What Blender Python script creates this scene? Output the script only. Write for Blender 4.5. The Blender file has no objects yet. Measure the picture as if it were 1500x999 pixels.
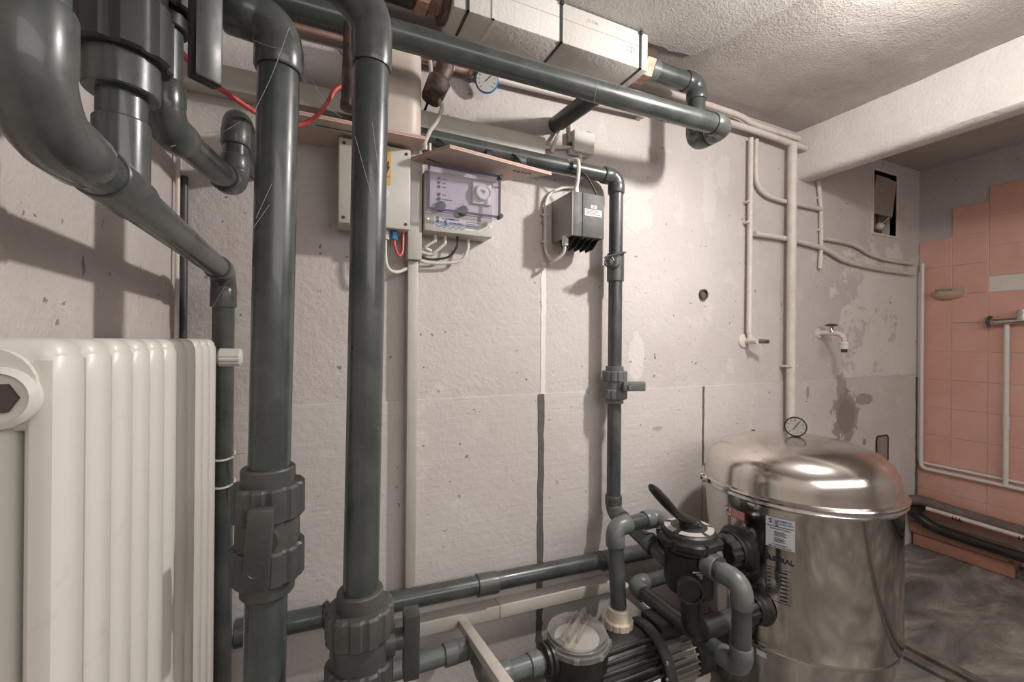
import bpy, bmesh, math, random
from mathutils import Vector as V, Matrix as M4, Quaternion, noise
R = random.Random(7)
PI = math.pi
sc = bpy.context.scene
col = sc.collection
# ------------------------------------------------------------------ camera
H = 1.235                      # eye height over the floor
AZ = math.radians(24.4); ROLL = math.radians(0.5); FP = 640.0
S_, C_ = math.sin(AZ), math.cos(AZ)
FW = V((S_, C_, 0)); R0 = V((C_, -S_, 0)); U0 = V((0, 0, 1))
RT = R0*math.cos(ROLL) + U0*math.sin(ROLL)
UP = -R0*math.sin(ROLL) + U0*math.cos(ROLL)
cam_d = bpy.data.cameras.new('camera'); cam = bpy.data.objects.new('camera', cam_d); col.objects.link(cam)
cam_d.sensor_width = 36; cam_d.lens = 36*FP/1500; cam_d.clip_start = 0.02
m = M4((RT, UP, -FW)).transposed().to_4x4(); m.translation = V((0, 0, H)); cam.matrix_world = m
sc.camera = cam
# ------------------------------------------------------------------ world, lights, exposure
w = bpy.data.worlds.new('world'); sc.world = w; w.use_nodes = True
w.node_tree.nodes['Background'].inputs[0].default_value = (0.9, 0.88, 0.85, 1)
w.node_tree.nodes['Background'].inputs[1].default_value = 0.4
LX, LY, LZ = 1.50, 0.50, 0.95
def light(kind, name, loc, energy, color, **k):
    d = bpy.data.lights.new(name, kind); d.energy = energy; d.color = color
    for a, b in k.items(): setattr(d, a, b)
    o = bpy.data.objects.new(name, d); col.objects.link(o); o.location = loc
    return o
light('POINT', 'bulb_light', (LX, LY, LZ+H), 22.0, (1, 0.955, 0.91), shadow_soft_size=0.045)
o = light('SPOT', 'bulb_boost_spot', (LX, LY, LZ+H), 76.0, (1, 0.955, 0.91), shadow_soft_size=0.045, spot_size=math.radians(175), spot_blend=1.0)  # added spot at the bulb, carries more light to the lower left
o.rotation_euler = V((-1.2, .25, -1.35)).to_track_quat('-Z', 'Y').to_euler()
o = light('AREA', 'rear_fill_light', (1.3, -1.2, H+1.05), 66, (1, 0.965, 0.93), shape='RECTANGLE', size=3.0, size_y=1.9)  # added soft fill behind the camera, no fixture; lifts the shadows
o.rotation_euler = (math.radians(38), 0, 0)
sc.view_settings.view_transform = 'Standard'; sc.view_settings.look = 'None'
sc.view_settings.exposure = 0.03; sc.view_settings.gamma = 1
sc.view_settings.use_curve_mapping = False

# ------------------------------------------------------------------ helpers
def ray(px, py):
    return FW + RT*((px-750)/FP) + UP*((500-py)/FP)
def W(px, py, Y):              # point seen at a pixel on the plane Y (eye-relative)
    d = ray(px, py); return d*(Y/d.y)
def WX(px, py, X):
    d = ray(px, py); return d*(X/d.x)
def WZ(px, py, Z):
    d = ray(px, py); return d*(Z/d.z)

class MB:
    def __init__(s): s.v = []; s.f = []
    def add(s, vs, fs):
        n = len(s.v); s.v += [V(a) for a in vs]; s.f += [tuple(i+n for i in f) for f in fs]; return s
    def box(s, c, d, rot=None, bev=0.0, seg=2):
        bm = bmesh.new(); bmesh.ops.create_cube(bm, size=1)
        for v in bm.verts: v.co = V((v.co.x*d[0], v.co.y*d[1], v.co.z*d[2]))
        if bev: bmesh.ops.bevel(bm, geom=list(bm.edges), offset=bev, segments=seg, affect='EDGES', profile=0.5)
        bm.verts.index_update(); c = V(c)
        s.add([(rot @ v.co if rot else v.co) + c for v in bm.verts], [[v.index for v in f.verts] for f in bm.faces]); bm.free(); return s
    def b2(s, x0, x1, y0, y1, z0, z1, bev=0.0):
        return s.box(((x0+x1)/2, (y0+y1)/2, (z0+z1)/2), (x1-x0, y1-y0, z1-z0), None, bev)
    def bar(s, p0, p1, w, h, bev=0.0, up=(0, 0, 1)):
        p0, p1 = V(p0), V(p1); d = (p1-p0); y = d.normalized(); x = y.cross(V(up)).normalized(); z = x.cross(y)
        return s.box((p0+p1)/2, (w, d.length, h), M4((x, y, z)).transposed(), bev)
    def sweep(s, pts, r, n=20, cap=True, r2=None, sq=1.0):
        pts = [V(p) for p in pts]; k = len(pts); rs = r if isinstance(r, (list, tuple)) else [r]*k
        t = [(pts[min(i+1, k-1)]-pts[max(i-1, 0)]).normalized() for i in range(k)]
        a = V((0, 0, 1)) if abs(t[0].z) < .9 else V((0, 1, 0))
        nx = t[0].cross(a).normalized(); vs = []; fs = []
        for i in range(k):
            if i:
                q = t[i-1].rotation_difference(t[i]); nx = (q @ nx).normalized()
            ny = t[i].cross(nx)
            for j in range(n):
                an = 2*PI*j/n; vs.append(pts[i] + nx*math.cos(an)*rs[i] + ny*math.sin(an)*rs[i]*sq)
        for i in range(k-1):
            for j in range(n):
                j2 = (j+1) % n; fs.append((i*n+j, i*n+j2, (i+1)*n+j2, (i+1)*n+j))
        if cap: fs.append(tuple(range(n))[::-1]); fs.append(tuple((k-1)*n+j for j in range(n)))
        return s.add(vs, fs)
    def cyl(s, p0, p1, r, r1=None, n=20):
        return s.sweep([p0, p1], [r, r if r1 is None else r1], n)
    def lathe(s, prof, org, ax=(0, 0, 1), n=40, rf=None):   # prof: (radius, height) from bottom to top
        ax = V(ax).normalized(); a = V((1, 0, 0)) if abs(ax.x) < .9 else V((0, 1, 0))
        x = (a - ax*a.dot(ax)).normalized(); y = ax.cross(x); org = V(org); vs = []; fs = []
        for i, (r, h) in enumerate(prof):
            for j in range(n):
                an = 2*PI*j/n; rr = r*(rf(i, j) if rf else 1)
                vs.append(org + ax*h + x*math.cos(an)*rr + y*math.sin(an)*rr)
        k = len(prof)
        for i in range(k-1):
            for j in range(n):
                j2 = (j+1) % n; fs.append((i*n+j, i*n+j2, (i+1)*n+j2, (i+1)*n+j))
        fs.append(tuple(range(n))[::-1]); fs.append(tuple((k-1)*n+j for j in range(n)))
        return s.add(vs, fs)
    def nut(s, org, ax, r, h, lobes=12, depth=.065):        # ribbed union nut
        n = lobes*6; b = .0035*r/.05
        pr = [(r*.86, 0), (r-b, 0), (r, b), (r, h-b), (r-b, h), (r*.86, h)]
        return s.lathe(pr, org, ax, n, lambda i, j: 1 if (j % 6) not in (0, 1) or i in (0, 5) else 1-depth)
    def hexn(s, org, ax, r, h):
        return s.lathe([(r*.9, 0), (r, h*.12), (r, h*.88), (r*.9, h)], org, ax, 6)
    def ball(s, c, r, n=16, sc_=(1, 1, 1)):
        c = V(c); k = n//2; vs = []; fs = []
        for i in range(1, k):
            th = PI*i/k
            for j in range(n):
                a = 2*PI*j/n; vs.append(c + V((r*sc_[0]*math.sin(th)*math.cos(a), r*sc_[1]*math.sin(th)*math.sin(a), r*sc_[2]*math.cos(th))))
        vs += [c+V((0, 0, r*sc_[2])), c-V((0, 0, r*sc_[2]))]; t = len(vs)-2
        for i in range(k-2):
            for j in range(n):
                j2 = (j+1) % n; fs.append((i*n+j, (i+1)*n+j, (i+1)*n+j2, i*n+j2))
        for j in range(n):
            j2 = (j+1) % n; fs.append((t, j, j2)); fs.append((t+1, (k-2)*n+j2, (k-2)*n+j))
        return s.add(vs, fs)
    def prism(s, poly, off):                               # planar polygon extruded by a vector
        n = len(poly); off = V(off); vs = [V(p) for p in poly] + [V(p)+off for p in poly]
        return s.add(vs, [tuple(range(n))[::-1], tuple(range(n, 2*n))] + [(i, (i+1) % n, n+(i+1) % n, n+i) for i in range(n)])
    def map(s, fn): s.v = [V(fn(a)) for a in s.v]; return s

def fillet(pts, rad, seg=8):
    pts = [V(p) for p in pts]; out = [pts[0]]
    for i in range(1, len(pts)-1):
        r = rad[i-1] if isinstance(rad, (list, tuple)) else rad
        a, b, c = pts[i-1], pts[i], pts[i+1]; d1 = (a-b).normalized(); d2 = (c-b).normalized()
        ang = d1.angle(d2)
        if ang > PI-.02: out.append(b); continue
        t = min(r/math.tan(ang/2), (a-b).length*.49, (c-b).length*.49); rr = t*math.tan(ang/2)
        cen = b + (d1+d2).normalized()*(rr/math.sin(ang/2)); p0 = b+d1*t-cen; p1 = b+d2*t-cen
        q = p0.rotation_difference(p1); axn, an = q.to_axis_angle()
        for k in range(seg+1): out.append(cen + Quaternion(axn, an*k/seg) @ p0)
    out.append(pts[-1]); return out
def curve(pts, k=8):            # Catmull-Rom through points
    pts = [V(p) for p in pts]; P = [pts[0]*2-pts[1]] + pts + [pts[-1]*2-pts[-2]]; out = []
    for i in range(1, len(P)-2):
        for j in range(k):
            t = j/k; a, b, c, d = P[i-1], P[i], P[i+1], P[i+2]
            out.append(.5*((2*b)+(c-a)*t+(2*a-5*b+4*c-d)*t*t+(3*b-a-3*c+d)*t*t*t))
    out.append(pts[-1]); return out

def obj(name, mb, mat, parent=None, smooth=True, label=None):
    me = bpy.data.meshes.new(name); base = V(parent['b']) if parent is not None and 'b' in parent else V((0, 0, 0))
    off = V((0, 0, H)) - base
    me.from_pydata([tuple(v+off) for v in mb.v], [], mb.f); me.update()
    bm = bmesh.new(); bm.from_mesh(me); bmesh.ops.recalc_face_normals(bm, faces=bm.faces); bm.to_mesh(me); bm.free()
    if smooth:
        me.polygons.foreach_set('use_smooth', [True]*len(me.polygons)); me.set_sharp_from_angle(angle=math.radians(32))
    me.materials.append(mat); o = bpy.data.objects.new(name, me); col.objects.link(o)
    if parent is not None: o.parent = parent
    if label: o['label'] = label
    return o
def tag(o, label, cat, group=None):
    o['label'] = label; o['category'] = cat
    if group: o['group'] = group
    return o
def thing(name, label, cat, base, group=None):             # base is eye-relative
    o = bpy.data.objects.new(name, None); col.objects.link(o); b = V(base)+V((0, 0, H)); o.location = b
    o.empty_display_size = .05; o['b'] = tuple(b); BASES.append(o)
    return tag(o, label, cat, group)
BASES = []
def solo(name, mb, mat, label, cat, group=None, smooth=True):  # thing of one mesh, origin at its base
    c = V((sum(v.x for v in mb.v), sum(v.y for v in mb.v), 0))/len(mb.v); c.z = min(v.z for v in mb.v)
    e = {'b': tuple(c+V((0, 0, H)))}
    class P(dict): pass
    me_o = obj(name, MB().add([v-c-V((0, 0, H)) for v in mb.v], mb.f), mat, None, smooth)
    me_o.location = c+V((0, 0, H))
    return tag(me_o, label, cat, group)
def struct(name, mb, mat, smooth=False):
    o = obj(name, mb, mat, None, smooth); o['kind'] = 'structure'; return o
def sub(name, mb, mat, part, label=None, smooth=True):      # sub-part: part meshes sit at their thing's origin
    t = part.parent; o = obj(name, mb, mat, t, smooth, label); o.parent = part; return o

# ------------------------------------------------------------------ materials
def nt(name):
    m = bpy.data.materials.new(name); m.use_nodes = True; return m, m.node_tree, m.node_tree.nodes['Principled BSDF']
def mk(name, c, rough=.5, metal=0, dirt=None, ds=6, da=.35, bump=0, bs=60, coat=0, rv=0, spec=.5, lo=.45, hi=.7):
    m, t, b = nt(name); N = t.nodes; L = t.links
    b.inputs['Base Color'].default_value = (*c, 1); b.inputs['Roughness'].default_value = rough
    b.inputs['Metallic'].default_value = metal; b.inputs['Coat Weight'].default_value = coat; b.inputs['Specular IOR Level'].default_value = spec
    g = N.new('ShaderNodeNewGeometry')
    if dirt:
        n = N.new('ShaderNodeTexNoise'); n.inputs['Scale'].default_value = ds; n.inputs['Detail'].default_value = 8; n.inputs['Roughness'].default_value = .65
        L.new(g.outputs['Position'], n.inputs['Vector'])
        r = N.new('ShaderNodeMapRange'); r.inputs[1].default_value = lo; r.inputs[2].default_value = hi; r.inputs[3].default_value = 0; r.inputs[4].default_value = da
        L.new(n.outputs[0], r.inputs[0])
        x = N.new('ShaderNodeMix'); x.data_type = 'RGBA'; x.inputs[6].default_value = (*c, 1); x.inputs[7].default_value = (*dirt, 1)
        L.new(r.outputs[0], x.inputs[0]); L.new(x.outputs[2], b.inputs['Base Color'])
        if rv:
            r2 = N.new('ShaderNodeMapRange'); r2.inputs[1].default_value = .35; r2.inputs[2].default_value = .7; r2.inputs[3].default_value = rough; r2.inputs[4].default_value = rough+rv
            L.new(n.outputs[0], r2.inputs[0]); L.new(r2.outputs[0], b.inputs['Roughness'])
    if bump:
        n2 = N.new('ShaderNodeTexNoise'); n2.inputs['Scale'].default_value = bs; n2.inputs['Detail'].default_value = 5
        L.new(g.outputs['Position'], n2.inputs['Vector'])
        bp = N.new('ShaderNodeBump'); bp.inputs['Strength'].default_value = bump; bp.inputs['Distance'].default_value = .004
        L.new(n2.outputs[0], bp.inputs['Height']); L.new(bp.outputs[0], b.inputs['Normal'])
    return m

def plaster(name, c, c2, spots=(), bump=.5, bs=70, peel=None, dents=True, rough=.75, speck=(.16, .13, .12), streak=0):
    m, t, b = nt(name); N = t.nodes; L = t.links
    b.inputs['Roughness'].default_value = rough; b.inputs['Specular IOR Level'].default_value = .25
    g = N.new('ShaderNodeNewGeometry'); pos = g.outputs['Position']
    def noi(s, d=6, r=.6, v=None):
        n = N.new('ShaderNodeTexNoise'); n.inputs['Scale'].default_value = s; n.inputs['Detail'].default_value = d; n.inputs['Roughness'].default_value = r
        L.new(v or pos, n.inputs['Vector']); return n.outputs[0]
    def mr(x, a, bb, c=0., d=1., smooth=False):
        n = N.new('ShaderNodeMapRange'); n.inputs[1].default_value = a; n.inputs[2].default_value = bb; n.inputs[3].default_value = c; n.inputs[4].default_value = d
        if smooth: n.interpolation_type = 'SMOOTHSTEP'
        L.new(x, n.inputs[0]); return n.outputs[0]
    def ma(op, x, y):
        n = N.new('ShaderNodeMath'); n.operation = op
        for i, q in enumerate((x, y)):
            if isinstance(q, (int, float)): n.inputs[i].default_value = q
            else: L.new(q, n.inputs[i])
        return n.outputs[0]
    def mix(f, a, bcol):
        n = N.new('ShaderNodeMix'); n.data_type = 'RGBA'
        L.new(f, n.inputs[0])
        if isinstance(a, tuple): n.inputs[6].default_value = (*a, 1)
        else: L.new(a, n.inputs[6])
        n.inputs[7].default_value = (*bcol, 1); return n.outputs[2]
    cc = mix(mr(noi(2.2), .35, .68), c, c2)
    cc = mix(ma('MULTIPLY', mr(noi(7, 10, .7), .56, .66), .5), cc, tuple(min(1, x*1.16) for x in c))
    sep = N.new('ShaderNodeSeparateXYZ'); L.new(pos, sep.inputs[0])
    hgt = noi(bs, 5, .6)
    if peel:
        (x0, x1, z0, z1, pc) = peel
        n1 = noi(5.5, 12, .68)
        mask = ma('MULTIPLY', mr(sep.outputs[0], x0, x0+.5), ma('MULTIPLY', mr(sep.outputs[2], z0+H, z0+H+.02), mr(sep.outputs[2], z1+H, z1+H-.3)))
        pm = mr(ma('ADD', n1, ma('MULTIPLY', mask, .25)), .66, .69)
        pm = ma('MULTIPLY', pm, mr(mask, .02, .1))
        cc = mix(ma('MULTIPLY', pm, .75), cc, pc)
        hgt = ma('SUBTRACT', hgt, ma('MULTIPLY', pm, .5))
    for (x, z, rx, rz, sc_, a, nz) in spots:          # stains with a shape of their own
        dx = ma('DIVIDE', ma('SUBTRACT', sep.outputs[0], x), rx); dz = ma('DIVIDE', ma('SUBTRACT', sep.outputs[2], z+H), rz)
        d = ma('SQRT', ma('ADD', ma('MULTIPLY', dx, dx), ma('MULTIPLY', dz, dz)), 0)
        d = ma('ADD', d, ma('MULTIPLY', ma('SUBTRACT', noi(14, 8, .7), .5), nz))
        cc = mix(ma('MULTIPLY', mr(d, 1.0, .9), a), cc, sc_)
    if dents:
        sp = noi(38, 3, .5); sm = mr(sp, .69, .71)
        sp2 = noi(5, 2, .5); sm = ma('MULTIPLY', sm, mr(sp2, .4, .55))
        cc = mix(ma('MULTIPLY', sm, .75), cc, speck)
        hgt = ma('SUBTRACT', hgt, ma('MULTIPLY', sm, .8))
    hgt = ma('ADD', hgt, ma('MULTIPLY', noi(9, 6, .6), 1.6))
    if streak:
        vm = N.new('ShaderNodeMapping'); vm.inputs['Scale'].default_value = (6, 6, 90); L.new(pos, vm.inputs['Vector'])
        hgt = ma('ADD', hgt, ma('MULTIPLY', noi(1.0, 4, .6, vm.outputs[0]), streak))
    L.new(cc, b.inputs['Base Color'])
    bp = N.new('ShaderNodeBump'); bp.inputs['Strength'].default_value = bump; bp.inputs['Distance'].default_value = .006
    L.new(hgt, bp.inputs['Height']); L.new(bp.outputs[0], b.inputs['Normal'])
    return m

PK = (.585, .54, .52); PK2 = (.525, .475, .455)
gx = lambda px, py: W(px, py, 1.45)
sp_ = []
for (px, py, rx, rz, c_, a, nz) in [(1238, 612, .13, .16, (.27, .24, .215), .85, 2.2), (1264, 585, .09, .035, (.27, .24, .22), .75, 1.2), (1232, 578, .05, .12, (.28, .25, .23), .7, 2.2), (1238, 610, .085, .10, (.22, .19, .17), .6, .5),
        (1182, 575, .012, .04, (.2, .17, .16), .6, 1.0), (1102, 632, .018, .01, (.08, .07, .07), .9, .6), (1265, 648, .02, .02, (.15, .13, .12), .7, 1),
        (962, 628, .03, .01, (.3, .26, .25), .6, .8), (1262, 452, .05, .012, (.3, .26, .25), .3, .8), (935, 290, .07, .16, (.68, .64, .62), .35, 3.2), (1060, 255, .05, .08, (.70, .66, .64), .35, 3.2),
        (1040, 290, .04, .16, (.70, .66, .64), .35, 3.2), (932, 520, .04, .10, (.70, .67, .64), .6, 1.8), (700, 275, .1, .02, (.7, .66, .63), .3, 2)]:
    q = gx(px, py); sp_.append((q.x, q.z, rx, rz, c_, a, nz))
M_wall = plaster('painted_plaster', PK, PK2, sp_, bump=.55, peel=(2.35, 3.5, -.2, .75, (.73, .70, .67)))
M_low = plaster('smooth_lower_plaster', (.60, .56, .54), (.55, .505, .485), [s for s in sp_ if s[1] < -.15], bump=.4, bs=50, streak=.5)
M_left = plaster('left_plaster', (.57, .52, .495), (.50, .45, .425), bump=.5)
M_ceil = plaster('stucco_ceiling', (.56, .52, .49), (.46, .42, .39), bump=1.3, bs=130, dents=False, rough=.85)
M_beam = plaster('beam_plaster', (.74, .70, .67), (.66, .62, .59), bump=.6, bs=80, dents=False)
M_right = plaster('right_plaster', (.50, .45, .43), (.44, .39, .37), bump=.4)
M_dark = mk('dark_joint', (.115, .10, .095), .8, dirt=(.2, .18, .17), ds=40, bump=.5)
M_lite = mk('light_filler', (.73, .69, .665), .7, bump=.3)
M_pvc = mk('grey_pvc', (.050, .058, .056), .24, dirt=(.12, .125, .118), ds=9, da=.5, rv=.2, coat=.25)
M_pvcl = mk('lighter_grey_pvc', (.10, .117, .115), .28, dirt=(.2, .21, .2), ds=12, da=.5, rv=.2)
M_fit = mk('grey_fitting', (.060, .067, .065), .22, dirt=(.14, .138, .127), ds=14, da=.5, rv=.25, coat=.2)
M_fitl = mk('lighter_fitting', (.12, .13, .127), .28, dirt=(.22, .22, .205), ds=14, da=.5, rv=.2)
M_valve = mk('valve_plastic', (.060, .062, .060), .32, dirt=(.13, .12, .105), ds=10, da=.5, rv=.3)
M_hand = mk('handle_plastic', (.05, .05, .048), .42, dirt=(.11, .10, .09), ds=12, da=.5)
M_blk = mk('black_plastic', (.014, .0135, .013), .25, dirt=(.055, .048, .042), ds=9, da=.4, rv=.3)
M_rub = mk('black_rubber', (.02, .02, .02), .5)
M_steel = mk('polished_steel', (.58, .545, .515), .075, 1, dirt=(.56, .52, .48), ds=3, da=.6, rv=.06)
M_lid = mk('dull_steel', (.70, .66, .62), .14, 1, dirt=(.64, .60, .56), ds=3, da=.6, rv=.12)
M_chr = mk('chrome', (.62, .6, .58), .15, 1, dirt=(.3, .28, .26), ds=30, da=.5)
M_brass = mk('old_brass', (.30, .18, .13), .4, .8, dirt=(.6, .5, .42), ds=25, da=.6)
M_copper = mk('dull_copper', (.33, .19, .15), .5, .4, dirt=(.5, .42, .38), ds=15, da=.7)
M_iron = mk('rusty_iron', (.085, .062, .054), .6, .3, dirt=(.28, .2, .16), ds=25, da=.7, bump=.4)
M_motor = mk('motor_paint', (.22, .205, .18), .45, dirt=(.32, .29, .25), ds=20, da=.6)
M_rad = mk('cream_enamel', (.66, .64, .59), .36, dirt=(.50, .42, .34), ds=14, da=.6, lo=.6, hi=.78, coat=.2)
M_paint = mk('painted_pipe', (.66, .60, .56), .5, dirt=(.5, .43, .38), ds=16, da=.6, bump=.3, bs=50)
M_trunk = mk('trunking', (.47, .45, .40), .45, dirt=(.38, .35, .31), ds=8, da=.5)
M_trunkl = mk('light_trunking', (.58, .54, .49), .5, dirt=(.45, .4, .35), ds=8, da=.5)
M_box = mk('grey_beige_plastic', (.52, .50, .45), .4, dirt=(.42, .39, .34), ds=10, da=.5)
M_boxw = mk('pale_plastic', (.66, .65, .61), .45, dirt=(.5, .47, .42), ds=20, da=.5)
M_cabw = mk('white_cable', (.62, .58, .53), .5)
M_cabg = mk('grey_cable', (.50, .45, .41), .5)
M_red = mk('red_cable', (.55, .06, .06), .4, dirt=(.62, .2, .18), ds=20, da=.6)
M_blue = mk('blue_plastic', (.03, .2, .42), .4)
M_styro = mk('foam_block', (.66, .64, .61), .8, dirt=(.62, .55, .48), ds=6, da=.5, bump=.5, bs=90)
M_strap = mk('dark_strap', (.035, .035, .035), .5)
M_can = mk('canister_plastic', (.56, .48, .425), .45, dirt=(.45, .36, .31), ds=7, da=.5)
M_cream = mk('cream_union', (.64, .56, .47), .35, dirt=(.5, .4, .32), ds=20, da=.5)
M_tile = mk('salmon_tile', (.64, .35, .28), .28, dirt=(.70, .43, .36), ds=3, da=.8, coat=.3)
M_tiled = mk('salmon_tile_dusty', (.50, .25, .185), .5, dirt=(.60, .36, .29), ds=9, da=.8)
M_grout = mk('grout', (.62, .5, .44), .8, dirt=(.3, .22, .19), ds=10, da=.7)
M_white = mk('white_label', (.66, .68, .69), .75, spec=.15)
M_ink = mk('label_ink', (.02, .025, .05), .5)
M_inkb = mk('blue_ink', (.03, .08, .28), .5)
M_redp = mk('red_print', (.62, .10, .09), .4)
M_yel = mk('yellow_label', (.62, .36, .09), .5)
M_dial = mk('dial_face', (.62, .62, .60), .4)
M_gdial = mk('dusty_dial', (.34, .32, .30), .4, dirt=(.2, .18, .17), ds=40, da=.6)
M_wood = mk('board_underside', (.60, .46, .40), .6, dirt=(.66, .54, .47), ds=14, da=.7, bump=.25)
M_pinkd = mk('board_ply', (.50, .25, .19), .7)
M_plast = mk('crumbling_plaster', (.58, .52, .46), .9, dirt=(.4, .34, .29), ds=14, da=.7, bump=1, bs=50)
M_pen = mk('pencil_line', (.4, .36, .33), .8)
M_cut = mk('bare_cardboard', (.30, .25, .215), .8, dirt=(.22, .18, .155), ds=20, da=.7)
M_web = mk('cobweb_silk', (.38, .36, .33), .6)
M_brick = mk('clay_brick', (.42, .215, .15), .8, dirt=(.3, .14, .1), ds=15, da=.6, bump=.5)
def glass(name, tint, rough=.05, alpha=.25):
    m, t, b = nt(name); N = t.nodes; L = t.links
    tr = N.new('ShaderNodeBsdfTransparent'); tr.inputs[0].default_value = (*tint, 1)
    mx = N.new('ShaderNodeMixShader'); mx.inputs[0].default_value = alpha
    b.inputs['Base Color'].default_value = (*[.55*x for x in tint], 1); b.inputs['Roughness'].default_value = rough
    L.new(tr.outputs[0], mx.inputs[1]); L.new(b.outputs[0], mx.inputs[2]); L.new(mx.outputs[0], N['Material Output'].inputs[0]); return m
M_cover = glass('violet_clear_plastic', (.965, .95, .985), .10, .10)
M_covere = glass('violet_clear_edge', (.36, .32, .46), .15, .55)
M_clear = glass('clear_lid_plastic', (.88, .86, .83), .15, .33)
# concrete floor
m, t, b = nt('dirty_concrete'); N = t.nodes; L = t.links
g = N.new('ShaderNodeNewGeometry'); mp = N.new('ShaderNodeMapping'); mp.inputs['Scale'].default_value = (1.2, 3.2, 1); mp.inputs['Rotation'].default_value = (0, 0, .5); L.new(g.outputs['Position'], mp.inputs['Vector'])
n1 = N.new('ShaderNodeTexNoise'); n1.inputs['Scale'].default_value = 1.6; n1.inputs['Detail'].default_value = 12; n1.inputs['Roughness'].default_value = .68; n1.inputs['Distortion'].default_value = .9; L.new(mp.outputs[0], n1.inputs['Vector'])
cr = N.new('ShaderNodeValToRGB'); L.new(n1.outputs[0], cr.inputs[0])
cr.color_ramp.elements[0].position = .33; cr.color_ramp.elements[0].color = (.07, .064, .058, 1)
cr.color_ramp.elements[1].position = .68; cr.color_ramp.elements[1].color = (.42, .39, .355, 1)
e = cr.color_ramp.elements.new(.5); e.color = (.17, .157, .142, 1)
e = cr.color_ramp.elements.new(.58); e.color = (.25, .23, .21, 1)
L.new(cr.outputs[0], b.inputs['Base Color']); b.inputs['Roughness'].default_value = .5
bp = N.new('ShaderNodeBump'); bp.inputs['Strength'].default_value = .4; bp.inputs['Distance'].default_value = .01; L.new(n1.outputs[0], bp.inputs['Height']); L.new(bp.outputs[0], b.inputs['Normal'])
M_floor = m

# ------------------------------------------------------------------ text
def text_mb(s, size, org, xd, yd, nrm, lift=.0006, align='CENTER', bold=0.0, sx=1.0):
    c = bpy.data.curves.new('t', 'FONT'); c.body = s; c.size = size; c.align_x = align; c.align_y = 'CENTER'; c.offset = bold*size; c.resolution_u = 2
    o = bpy.data.objects.new('t', c); col.objects.link(o)
    dg = bpy.context.evaluated_depsgraph_get(); me = bpy.data.meshes.new_from_object(o.evaluated_get(dg))
    mb = MB(); org, xd, yd, nrm = V(org), V(xd), V(yd), V(nrm)
    mb.add([org+xd*v.co.x*sx+yd*v.co.y+nrm*lift for v in me.vertices], [tuple(p.vertices) for p in me.polygons])
    bpy.data.objects.remove(o); bpy.data.curves.remove(c); bpy.data.meshes.remove(me); return mb
def join(*ms):
    r = MB()
    for q in ms: r.add(q.v, q.f)
    return r
X_, Y_, Z_ = V((1, 0, 0)), V((0, 1, 0)), V((0, 0, 1))

# ------------------------------------------------------------------ room
XL, XR, YB, YF = -.33, 3.47, 1.45, -2.3
ZF, ZC = -H, 1.09
hx0, hx1, hz0, hz1 = 2.955, 3.20, .65, 1.015                  # access opening in the back wall
wb = MB().b2(XL-.15, hx0, YB, YB+.3, ZF, ZC).b2(hx1, XR+.15, YB, YB+.3, ZF, ZC).b2(hx0, hx1, YB, YB+.3, ZF, hz0).b2(hx0, hx1, YB, YB+.3, hz1, ZC).b2(hx0, hx1, YB+.16, YB+.3, hz0, hz1)
wall_back = struct('wall_back', wb, M_wall)
wall_left = struct('wall_left', MB().b2(XL-.15, XL, YF, YB, ZF, ZC), M_left)
wall_right = struct('wall_right', MB().b2(XR, XR+.15, YF, YB, ZF, ZC), M_right)
struct('wall_front', MB().b2(XL-.15, XR+.15, YF-.15, YF, ZF, ZC), M_left)
struct('floor', MB().b2(XL-.15, XR+.15, YF-.15, YB+.3, ZF-.1, ZF), M_floor)
# ceiling: an uneven stucco slab
mb = MB(); nx, ny = 70, 70; vs = []
for i in range(nx+1):
    for j in range(ny+1):
        x = XL-.02+(XR-XL+.04)*i/nx; y = -.6+(YB+.62)*j/ny
        z = ZC - .006*noise.noise(V((x*2, y*2, 0))) - .003*noise.noise(V((x*9, y*9, 3)))
        d = max(0, 1-((x-1.95)**2/.3+(y-1.02)**2/.05)); z -= .010*d*abs(noise.noise(V((x*26, y*26, 1))))
        vs.append((x, y, z))
fs = [(i*(ny+1)+j, i*(ny+1)+j+1, (i+1)*(ny+1)+j+1, (i+1)*(ny+1)+j) for i in range(nx) for j in range(ny)]
mb.add(vs, fs); mb.b2(XL-.15, XR+.15, YF-.15, YB+.3, ZC+.012, ZC+.12)
ceil = struct('ceiling', mb, M_ceil, True)
# smoother lighter coat on one half of the ceiling
pl = [WZ(x, y, ZC) for x, y in [(1010, 80), (1050, 66), (1080, 50), (1085, 45), (1120, 25), (1150, 10), (1180, -10), (1260, -40), (1280, -200), (700, -200), (760, -20), (850, 20), (930, 55)]]
pe = []
for i, p in enumerate(pl):
    q = pl[(i+1) % len(pl)]
    for k in range(6):
        a = p.lerp(q, k/6); pe.append((a.x+R.uniform(-.006, .006), a.y+R.uniform(-.006, .006), ZC-.0075))
o = obj('plaster_coat', MB().prism(pe, (0, 0, .012)), plaster('pale_stucco', (.62, .59, .56), (.56, .53, .50), bump=1.2, bs=140, dents=False), ceil, False)
# beam: rounded lower edges
bz = .845; prof = [(2.26, ZC), (2.26, bz+.035), (2.268, bz+.014), (2.282, bz+.003), (2.30, bz), (2.35, bz), (2.368, bz+.01), (2.375, bz+.03), (2.375, ZC)]
n = 60; vs = []; fs = []; k = len(prof)
for i in range(n+1):
    y = YF+(YB-YF)*i/n
    for (x, z) in prof:
        w_ = .004*noise.noise(V((x*4, y*3, z*6))) if z < ZC else 0
        vs.append((x+w_, y, z+w_))
for i in range(n):
    for j in range(k-1): fs.append((i*k+j, i*k+j+1, (i+1)*k+j+1, (i+1)*k+j))
struct('trim_1', MB().add(vs, fs), M_beam, True)
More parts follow.
